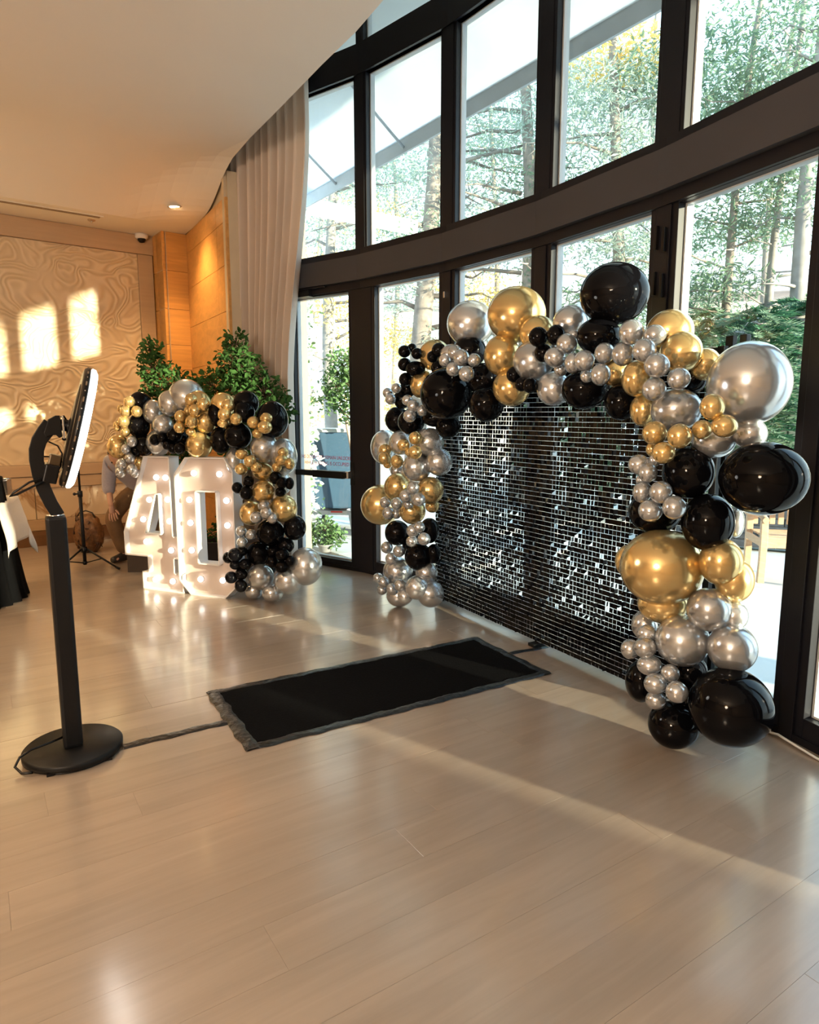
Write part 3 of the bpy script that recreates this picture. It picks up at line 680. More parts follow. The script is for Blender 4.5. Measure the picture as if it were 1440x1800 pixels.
marquee('marquee_number_four', 'white light-up figure four with round bulbs standing left of the zero',
        [(0, 0), (.45, 0), (.45, .17), (.36, .17), (.36, .30), (.42, .30), (.42, .50), (.36, .50), (.36, 1.195), (.085, 1.195), (-.185, .51), (-.185, .30), (.07, .30), (.07, .165), (0, .165)],
        [[(.195, .86), (.06, .515), (.22, .515), (.22, .86)]],
        [(.19, 1.01), (.29, 1.01), (.1, .81), (.3, .82), (.02, .63), (.31, .63), (.04, .43), (.31, .37), (.12, .09), (.31, .09)])
marquee('marquee_number_zero', 'white light-up figure zero with round bulbs standing right of the four',
        [(.53, 0), (.89, 0), (1.012, .115), (1.012, 1.09), (.93, 1.2), (.535, 1.195), (.412, 1.05), (.412, .12)],
        [[(.63, .29), (.835, .29), (.83, .907), (.63, .905)]],
        [(.6, 1.06), (.86, 1.06), (.54, .83), (.92, .84), (.54, .63), (.92, .63), (.54, .39), (.92, .38), (.62, .14), (.85, .15)], y0=-.01)

# ------------------------------------------------------------------ planter trough and bushes behind the numbers
M_planter = mat('dark_brown_planter', (.035, .022, .015), .6, noise_s=8, noise_a=.15)
tr0 = V3((-2.80, 6.50, 0)); 
o = empty('planter_trough', tr0, ang2(V3((1, -.03, 0))), 'long low dark brown planter on the floor behind the marquee numbers', 'planter')
MB().box2((0, 0, 0), (1.3, .03, .30)).box2((0, .27, 0), (1.3, .30, .30)).box2((0, .03, 0), (.03, .27, .30)).box2((1.27, .03, 0), (1.3, .27, .30)).build('planter_box', M_planter, o)
MB().box2((.03, .03, .0), (1.27, .27, .25)).build('soil', mat('soil', (.03, .02, .012), .95, noise_s=40, noise_a=.3, bump=.5), o)
def leaf_mesh(L=.06, Wd=.032):
    v = [(0, 0, 0), (L * .35, Wd / 2, .006), (L * .75, Wd * .42, .004), (L, 0, -.004), (L * .75, -Wd * .42, .004), (L * .35, -Wd / 2, .006), (L * .5, 0, -.003)]
    return v, [(0, 6, 1), (1, 6, 2), (2, 6, 3), (3, 6, 4), (4, 6, 5), (5, 6, 0)]
M_leaf = translucent('bush_leaf', (.055, .125, .035), .2, .4); M_stem = mat('bush_stem', (.10, .06, .03), .8, noise_s=20)
def rand_quat(rr, up=.3):
    d = V3((rr.gauss(0, 1), rr.gauss(0, 1), rr.gauss(0, .7) + up)).normalized(); q = d.to_track_quat('X', 'Z')
    return q @ Quaternion((1, 0, 0), rr.uniform(-1.2, 1.2))
def bush(name, base, clumps, label, seed, nleaf, grp=None, parts=260, L=.062, Wd=.034, lm=None, stem_z0=.2):
    rr = random.Random(seed); o = empty(name, base, 0, label, 'plant', grp); base = V3(base)
    lv, lf = leaf_mesh(L, Wd); lmesh = MB().add(lv, lf, True).mesh('leaf')
    st = MB(); rest = MB(); L_ = []
    tot = sum(c[3] ** 2 for c in clumps)
    for (cx, cy, cz, r) in clumps:
        C = V3((cx, cy, cz))
        b0_ = V3((rr.uniform(-.05, .05), rr.uniform(-.03, .03), stem_z0))
        mid = (b0_ + C) / 2 + V3((rr.uniform(-.06, .06), rr.uniform(-.06, .06), .08))
        st.tube([b0_, mid, C, C + V3((0, 0, r * .8))], [.012, .009, .005, .002], 6)
        for k in range(int(nleaf * r * r / tot)):
            d = V3((rr.gauss(0, 1), rr.gauss(0, 1), rr.gauss(0, 1))).normalized() * r * rr.uniform(.35, 1.0) ** .6
            L_.append((C + d, rand_quat(rr), rr.uniform(.7, 1.25)))
            if k % 9 == 0: st.tube([C, C + d * .6 + V3((0, 0, .02)), C + d], [.004, .003, .0015], 4)
    st.build('stems', M_stem, o)
    L_.sort(key=lambda t: t[0].y + rr.uniform(-.1, .1))
    for i, (p, q, s) in enumerate(L_):
        if i < parts:
            l = link('leaf', lmesh, lm or M_leaf, o); l.location = p; l.rotation_mode = 'QUATERNION'; l.rotation_quaternion = q; l.scale = (s, s, s)
        else: rest.add([q @ (V3(v) * s) + p for v in lv], lf, True)
    if rest.v: tag(rest.build('foliage', lm or M_leaf, o), kind='stuff')
    return o
bush('potted_bush', (-2.42, 6.66, 0), [(-.10, 0, 2.16, .12), (-.06, 0, 1.98, .17), (.04, .02, 1.80, .22), (.22, 0, 1.76, .20), (-.12, .0, 1.66, .16), (.12, 0, 1.52, .24), (.36, 0, 1.72, .16), (.1, 0, 1.2, .22)],
     'left leafy green bush with a tall tip behind the low garland', 4, 1900)
bush('potted_bush', (-1.78, 6.64, 0), [(.10, 0, 2.22, .14), (.06, 0, 2.02, .20), (.22, .0, 1.95, .18), (-.12, 0, 1.80, .20), (.12, 0, 1.72, .24), (.36, 0, 1.72, .22), (.50, 0, 1.60, .17), (.30, 0, 1.52, .2), (.1, 0, 1.2, .22)],
     'right leafy green bush in front of the curtain behind the low garland', 5, 2300)
bush('trailing_plant', (-1.86, 6.62, 0), [(0, 0, .42, .12), (.1, -.02, .38, .10), (-.12, -.02, .36, .1)], 'low green plant in the planter seen through the hole of the zero', 6, 170, parts=60, L=.045)

# ------------------------------------------------------------------ table at the left edge
M_linen = mat('white_linen', (.80, .77, .72), .8, noise_s=50, noise_a=.03)
M_skirt = mat('black_skirt', (.004, .004, .0045), .9, noise_s=20, noise_a=.2, spec=.08)
TR = V3((-3.56, 6.02, 0)); TROT = ang2(V3((-.94, -.34, 0)))
o = empty('buffet_table', (TR.x, TR.y, 0), TROT, 'buffet table under a white cloth at the left edge, behind the black draped table', 'table')
MB().box2((.02, .02, .80), (1.8, .72, .825)).build('tabletop', mat('table_wood', (.3, .2, .1), .5, noise_s=5), o)
lg = MB().box2((-.02, -.02, 0), (.02, .02, .80)).mesh('leg')
for x, y in ((.4, .3), (1.7, .1), (.4, .64), (1.7, .64)): link('leg', lg, M_black, o, (x, y, 0))
def cloth():
    """flat on the table, hanging over the right end with a pointed corner"""
    vs = []; fs = []; nx, ny = 48, 40; x0, x1, y0, y1 = -.40, .85, -.34, .80
    for j in range(ny + 1):
        for i in range(nx + 1):
            x = x0 + (x1 - x0) * i / nx; y = y0 + (y1 - y0) * j / ny; z = .829 + .001 * math.sin(x * 40) * math.sin(y * 31)
            ox, oy, oy2 = max(0, -x), max(0, -y), max(0, y - .74); px, py = x, y
            if ox > 0: px = -.012 - .05 * sm(ox / .3) - .02 * math.sin(y * 12 + .5) * sm(ox / .3); z -= ox * .93
            if oy > 0: py = -.012 - .04 * sm(oy / .3) + .018 * math.sin(x * 13) * sm(oy / .3); z -= oy * .93
            if ox > 0 and oy > 0: px -= .16 * min(ox, oy); py -= .10 * min(ox, oy); z += .38 * min(ox, oy)
            if oy2 > 0: py = .76; z -= oy2
            vs.append((px, py, max(.02, z)))
    for j in range(ny):
        for i in range(nx): a = j * (nx + 1) + i; fs.append((a, a + 1, a + nx + 2, a + nx + 1))
    mb = MB(); mb.add(vs, fs, True); return mb
c = cloth().build('tablecloth', M_linen, None, loc=(TR.x, TR.y, 0)); c.rotation_euler = o.rotation_euler
md = c.modifiers.new('thick', 'SOLIDIFY'); md.thickness = .003; md.offset = 1
tag(c, 'white linen cloth hanging with a pointed corner over the end of the buffet table', 'tablecloth')
o = empty('draped_table', (-3.83, 5.42, 0), 0, 'black draped cocktail table cut by the left edge of the picture', 'table')
vs = []; fs = []; na_, nz = 160, 10
for j in range(nz + 1):
    t = j / nz
    for i in range(na_):
        a = 2 * math.pi * i / na_; r = .56 - .12 * t ** .8 + (.016 * (1 - t) + .004) * math.sin(a * 26 + .6 * math.sin(a * 5)); vs.append((r * math.cos(a), r * math.sin(a), .004 + 1.02 * t))
for j in range(nz):
    for i in range(na_): a = j * na_ + i; fs.append((a, j * na_ + (i + 1) % na_, (j + 1) * na_ + (i + 1) % na_, a + na_))
MB().add(vs, fs, True).build('table_skirt', M_skirt, o)
MB().lathe([(.001, 1.0), (.45, 1.0), (.45, 1.03), (.001, 1.03)], 40).build('tabletop', M_skirt, o)
MB().tube([(0, 0, 0), (0, 0, 1.0)], .04).build('pedestal', M_black, o)
M_wire = mat('silver_mesh', (.55, .52, .48), .35, .8, noise_s=120, noise_a=.4)
q = V3((-3.80, 6.02, .835)); o = empty('wire_basket', q, ang2(V3((-.94, -.34, 0))), 'silver mesh basket of cutlery on the white tablecloth at the left edge', 'basket')
MB().box2((-.16, -.1, 0), (.16, -.095, .13)).box2((-.16, .095, 0), (.16, .1, .13)).box2((-.16, -.1, 0), (-.155, .1, .13)).box2((.155, -.1, 0), (.16, .1, .13)).box2((-.16, -.1, 0), (.16, .1, .005)).build('basket_body', M_wire, o)
MB().tube([(-.16, -.1, .13), (.16, -.1, .13), (.16, .1, .13), (-.16, .1, .13), (-.16, -.1, .13)], .005, 6).build('rim', M_chrome, o)
M_cut = mat('dark_cutlery', (.12, .08, .05), .3, .6, noise_s=12)
rr = random.Random(2)
for k in range(9):
    x, y = rr.uniform(-.10, .06), rr.uniform(-.06, .06); tx, ty = rr.uniform(-.03, .03), rr.uniform(-.03, .03)
    f = MB().tube([(0, 0, 0), (tx, ty, .14), (tx * 1.4, ty * 1.4, .20)], [.004, .004, .006], 6).ball((tx * 1.5, ty * 1.5, .215), .012, 8, 6, (1, .4, 1.6)).build('utensil', M_cut, None, loc=(q.x + x, q.y + y, q.z + .008))
    tag(f, 'dark serving utensil standing in the silver mesh basket', 'utensil', 'utensils in the mesh basket')

# ------------------------------------------------------------------ light stand and bag by the wall
def tripod():
    o = empty('tripod_stand', (-3.28, 6.62, 0), 0.2, 'thin black tripod light stand in front of the patterned wall', 'tripod')
    MB().tube([(0, 0, .05), (0, 0, .80)], .017, 12).build('lower_pole', M_black, o)
    MB().tube([(0, 0, .78), (0, 0, 1.36)], .011, 12).build('upper_pole', M_black, o)
    MB().tube([(0, 0, .74), (0, 0, .80)], .024, 12).build('collar', M_blackpl, o)
    MB().tube([(0, 0, .77), (-.045, -.01, .77)], .008, 8).ball((-.05, -.01, .77), .016, 8, 6).build('knob', M_blackpl, o)
    MB().tube([(0, 0, 1.33), (0, 0, 1.40)], .018, 10).tube([(0, 0, 1.35), (.04, 0, 1.36)], .009, 8).build('spigot', M_blackpl, o)
    MB().tube([(0, 0, .18), (0, 0, .235)], .032, 12).build('hub', M_blackpl, o)
    MB().tube([(0, 0, .06), (0, 0, .085)], .022, 12).build('lower_hub', M_blackpl, o)
    for k, a in enumerate((-.25, 1.85, 3.95)):
        d = V3((math.cos(a), math.sin(a), 0)); l = MB().tube([V3((0, 0, .21)) + d * .03, d * .34 + V3((0, 0, .016))], .010, 8).build('leg', M_black, o)
        MB().tube([d * .32 + V3((0, 0, .026)), d * .355 + V3((0, 0, .010))], .013, 8).build('foot_cap', M_blackpl, l)
        MB().tube([V3((0, 0, .072)) + d * .02, d * .18 + V3((0, 0, .115))], .006, 6).build('brace', M_black, o)
tripod()
# crumpled bag
def bag():
    me = MB().ball((0, 0, 0), 1.0, 40, 26).mesh('bag'); 
    for v in me.vertices:
        p = v.co.copy(); a = math.atan2(p.y, p.x)
        w = 1 + .10 * math.sin(a * 9 + p.z * 5) * (1 - abs(p.z)) + .10 * noise.noise(p * 3.0) + .06 * math.sin(a * 17 + p.z * 3)
        p = V3((p.x * .155 * w, p.y * .145 * w, p.z * .235 * (1 + .05 * noise.noise(p * 4))))
        if p.z < -.2: p.z = -.2 
        v.co = p + V3((0, 0, .202))
    o = empty('wicker_bag', (-3.66, 7.52, 0), 0, 'round crumpled brown woven bag on the floor behind the tripod stand', 'bag')
    link('bag_body', me, mat('brown_weave', (.16, .075, .03), .45, noise_s=28, noise_a=.45, bump=.8), o)
    MB().tube([(-.11, -.02, .40), (-.07, -.03, .455), (.0, -.03, .475), (.07, -.03, .45), (.10, -.02, .39)], .008, 8).build('handle', mat('dark_strap', (.03, .018, .01), .6, noise_s=20), o)
    mb = MB(); r3 = random.Random(8)
    for k in range(16):
        a = r3.uniform(-2.9, -.2); z = r3.uniform(.05, .38); r = .15 * math.sqrt(max(.1, 1 - ((z - .2) / .25) ** 2))
        pts = [(math.cos(a + t * .25) * (r + .006), math.sin(a + t * .25) * (r), z + t * r3.uniform(-.07, .1)) for t in (-1, 0, 1)]
        mb.tube(pts, [.004, .012, .003], 6)
    mb.build('bag_folds', mat('dark_fold', (.06, .025, .012), .4, noise_s=20), o)
bag()
MB_ = MB()
for k in range(5): MB_.ball((.02 * math.cos(k * 1.3), .02 * math.sin(k * 1.3), .42 + .01 * k), .018, 8, 6, (1, .6, .8))

# ------------------------------------------------------------------ person
def skin_obj(name, verts, edges, radii, m, parent, sub=2, root=0):
    me = bpy.data.meshes.new(name); me.from_pydata(verts, edges, []); me.update()
    o = link(name, me, m, parent)
    sk = o.modifiers.new('skin', 'SKIN'); sk.use_smooth_shade = True
    for i, r in enumerate(radii):
        d = me.skin_vertices[0].data[i]; d.radius = r if hasattr(r, '__len__') else (r, r); d.use_root = (i == root)
    ss = o.modifiers.new('sub', 'SUBSURF'); ss.levels = sub; ss.render_levels = sub
    return o
def person():
    M_skin = mat('skin', (.50, .27, .17), .5, noise_s=12, noise_a=.05); M_swe = mat('grey_sweater', (.34, .31, .345), .9, noise_s=60, noise_a=.08, sheen=.3)
    M_tr = mat('brown_trousers', (.16, .085, .035), .85, noise_s=30, noise_a=.1); M_shoe = mat('dark_shoe', (.02, .016, .014), .5, noise_s=15); M_hair = mat('dark_hair', (.03, .02, .012), .6, noise_s=60, noise_a=.3)
    o = empty('person', (-2.88, 6.93, 0), -.05, 'person in a grey sweater and brown trousers bending down behind the figure four', 'person')
    J = dict(pel=(.02, .26, .80), sp=(.02, .14, .94), ch=(.01, -.06, 1.06), nk=(.03, -.22, 1.13), hd0=(.04, -.27, 1.15), hd1=(.05, -.33, 1.16),
             rs=(-.18, -.08, 1.06), re=(-.215, -.08, .80), rw=(-.14, -.20, .62), ls=(.23, -.08, 1.06), le=(.29, -.08, .80), lw=(.23, -.22, .60),
             rh=(-.085, .25, .76), rk=(-.215, -.06, .48), ra=(-.155, .10, .09), rt=(-.195, -.08, .04), lh=(.125, .25, .76), lk=(.20, -.06, .48), la=(.17, .10, .09), lt=(.20, -.08, .04))
    K = list(J); ix = {k: i for i, k in enumerate(K)}
    E = [('pel', 'sp'), ('sp', 'ch'), ('ch', 'nk'), ('nk', 'hd0'), ('hd0', 'hd1'), ('ch', 'rs'), ('rs', 're'), ('re', 'rw'), ('ch', 'ls'), ('ls', 'le'), ('le', 'lw'),
         ('pel', 'rh'), ('rh', 'rk'), ('rk', 'ra'), ('ra', 'rt'), ('pel', 'lh'), ('lh', 'lk'), ('lk', 'la'), ('la', 'lt')]
    Rd = dict(pel=.12, sp=.12, ch=.09, nk=.05, hd0=.055, hd1=.07, rs=.038, re=.034, rw=.030, ls=.038, le=.034, lw=.030, rh=.085, rk=.058, ra=.032, rt=.018, lh=.085, lk=.058, la=.032, lt=.018)
    body = skin_obj('body', [J[k] for k in K], [(ix[a], ix[b]) for a, b in E], [Rd[k] for k in K], M_skin, o)
    # sweater over torso and arms to below the elbow
    S = dict(hem=(.02, .235, .835), sp=(.02, .14, .945), ch=(.01, -.06, 1.065), nk=(.03, -.19, 1.12), rs=(-.18, -.08, 1.06), ru=(-.205, -.08, .92), re=(-.215, -.085, .80), rf=(-.193, -.12, .735),
             ls=(.23, -.08, 1.06), lu=(.265, -.08, .92), le=(.29, -.085, .80), lf=(.27, -.125, .735))
    k2 = list(S); i2 = {k: i for i, k in enumerate(k2)}
    E2 = [('hem', 'sp'), ('sp', 'ch'), ('ch', 'nk'), ('ch', 'rs'), ('rs', 'ru'), ('ru', 're'), ('re', 'rf'), ('ch', 'ls'), ('ls', 'lu'), ('lu', 'le'), ('le', 'lf')]
    R2 = dict(hem=(.185, .15), sp=(.18, .15), ch=(.175, .15), nk=.085, rs=.098, ru=.078, re=.068, rf=.058, ls=.098, lu=.072, le=.066, lf=.056)
    skin_obj('sweater', [S[k] for k in k2], [(i2[a], i2[b]) for a, b in E2], [R2[k] for k in k2], M_swe, o, root=i2['sp'])
    T = dict(w=(.02, .25, .82), pel=(.02, .26, .77), rh=(-.085, .24, .74), rm=(-.175, .09, .62), rk=(-.215, -.055, .48), rc=(-.20, .02, .30), ra=(-.165, .095, .085), lh=(.125, .24, .74), lm=(.17, .09, .62), lk=(.20, -.055, .48), lc=(.19, .02, .30), la=(.17, .095, .13))
    k3 = list(T); i3 = {k: i for i, k in enumerate(k3)}
    E3 = [('w', 'pel'), ('pel', 'rh'), ('rh', 'rm'), ('rm', 'rk'), ('rk', 'rc'), ('rc', 'ra'), ('pel', 'lh'), ('lh', 'lm'), ('lm', 'lk'), ('lk', 'lc'), ('lc', 'la')]
    R3 = dict(w=.145, pel=.145, rh=.11, rm=.098, rk=.088, rc=.085, ra=.076, lh=.11, lm=.098, lk=.086, lc=.076, la=.062)
    skin_obj('trousers', [T[k] for k in k3], [(i3[a], i3[b]) for a, b in E3], [R3[k] for k in k3], M_tr, o, root=i3['pel'])
    for sx_, a in ((-1, (-.16, .10)), (1, (.17, .10))):
        tx = a[0] + sx_ * -.0 - (.075 if sx_ < 0 else -.02)
        skin_obj('shoe', [(a[0], a[1] + .03, .05), (a[0] - .01, a[1] - .03, .055), ((a[0] + tx) / 2, a[1] - .11, .045), (tx, a[1] - .19, .036)], [(0, 1), (1, 2), (2, 3)], [(.052, .05), (.056, .056), (.052, .046), (.040, .036)], M_shoe, o)
    # head (bent down, behind the balloons)
    hc = V3((.06, -.40, 1.15)); hd = link('head', MB().ball((0, 0, 0), 1, 24, 16).mesh('head'), M_skin, o, hc)
    fd = V3((.05, -.70, -.71)).normalized(); upv = V3((.0, -.71, .70))
    Rh = Matrix((fd.cross(upv).normalized(), fd, upv)).transposed()
    for v in hd.data.vertices:
        p = v.co; y = p.y * .098 + (.012 * math.exp(-((p.z + .12) / .16) ** 2 - (p.x / .18) ** 2) if p.y > .5 else 0); x = p.x * .076 * (1 - .16 * max(0, -p.z)); z = p.z * .118
        v.co = Rh @ V3((x, y, z))
    hb = MB()
    for sx_ in (-1, 1): hb.ball(Rh @ V3((sx_ * .03, .088, .012)), .010, 8, 6)
    hb.build('eyes', M_blackpl, o, loc=hc)
    MB().ball((0, 0, 0), .014, 8, 6, (1, 1, 1)).build('nose', M_skin, o, loc=hc + Rh @ V3((0, .104, -.018)))
    MB().ball(Rh @ V3((0, .088, -.055)), .016, 8, 6, (1.3, .6, .4)).build('mouth', mat('lips', (.35, .14, .11), .5, noise_s=9), o, loc=hc)
    e_ = MB()
    for sx_ in (-1, 1): e_.ball(Rh @ V3((sx_ * .076, -.005, .0)), .022, 8, 6, (.5, .8, 1.2))
    e_.build('ears', M_skin, o, loc=hc)
    hm = MB().ball((0, 0, 0), 1, 24, 14).mesh('hair')
    for v in hm.vertices:
        p = v.co; k = 1 + .05 * noise.noise(p * 5); 
        yy = p.y * .106 * k - .014; zz = p.z * .124 * k + .012
        if p.y > .35 and p.z < .45: yy = min(yy, .02)
        v.co = Rh @ V3((p.x * .084 * k, yy, zz))
    link('hair', hm, M_hair, o, hc)
    # hands resting on the knees
    for sx_, w in ((-1, V3(J['rw'])), (1, V3(J['lw']))):
        dn = V3((.18 * -sx_ * 1, -.08, -.98)).normalized(); side = V3((1, .15, .1)).normalized(); out = dn.cross(side).normalized()
        if out.y > 0: out = -out
        V = [w + V3((0, 0, .02)), w + dn * .035, w + dn * .075]; Eh = [(0, 1), (1, 2)]; Rr = [(.028, .022), (.036, .018), (.040, .016)]
        palm = skin_obj('hand', V, Eh, Rr, M_skin, o, 2)
        for f in range(4):
            ln = (.062, .072, .068, .052)[f]; b_ = w + dn * .078 + side * ((f - 1.5) * .0195)
            pts = [b_ - dn * .02, b_ + dn * ln * .4 + side * (f - 1.5) * .004 + out * .008, b_ + dn * ln * .75 + side * (f - 1.5) * .006 + out * .003, b_ + dn * ln + side * (f - 1.5) * .006 - out * .008]
            skin_obj('finger', pts, [(0, 1), (1, 2), (2, 3)], [.0095, .009, .008, .0065], M_skin, palm, 1)
        tb = w + dn * .03 + side * (.034 * -sx_)
        skin_obj('thumb', [tb, tb + dn * .03 + side * (-sx_) * .022, tb + dn * .058 + side * (-sx_) * .03], [(0, 1), (1, 2)], [.012, .0105, .008], M_skin, palm, 1)
    MB().lathe([(.034, -.004), (.037, 0), (.034, .004)], 20, V3(J['rw']) + V3((-.012, .035, .05)), Matrix.Rotation(.5, 3, 'X')).build('wristband', mat('tan_band', (.5, .35, .2), .6, noise_s=30), o)
person()
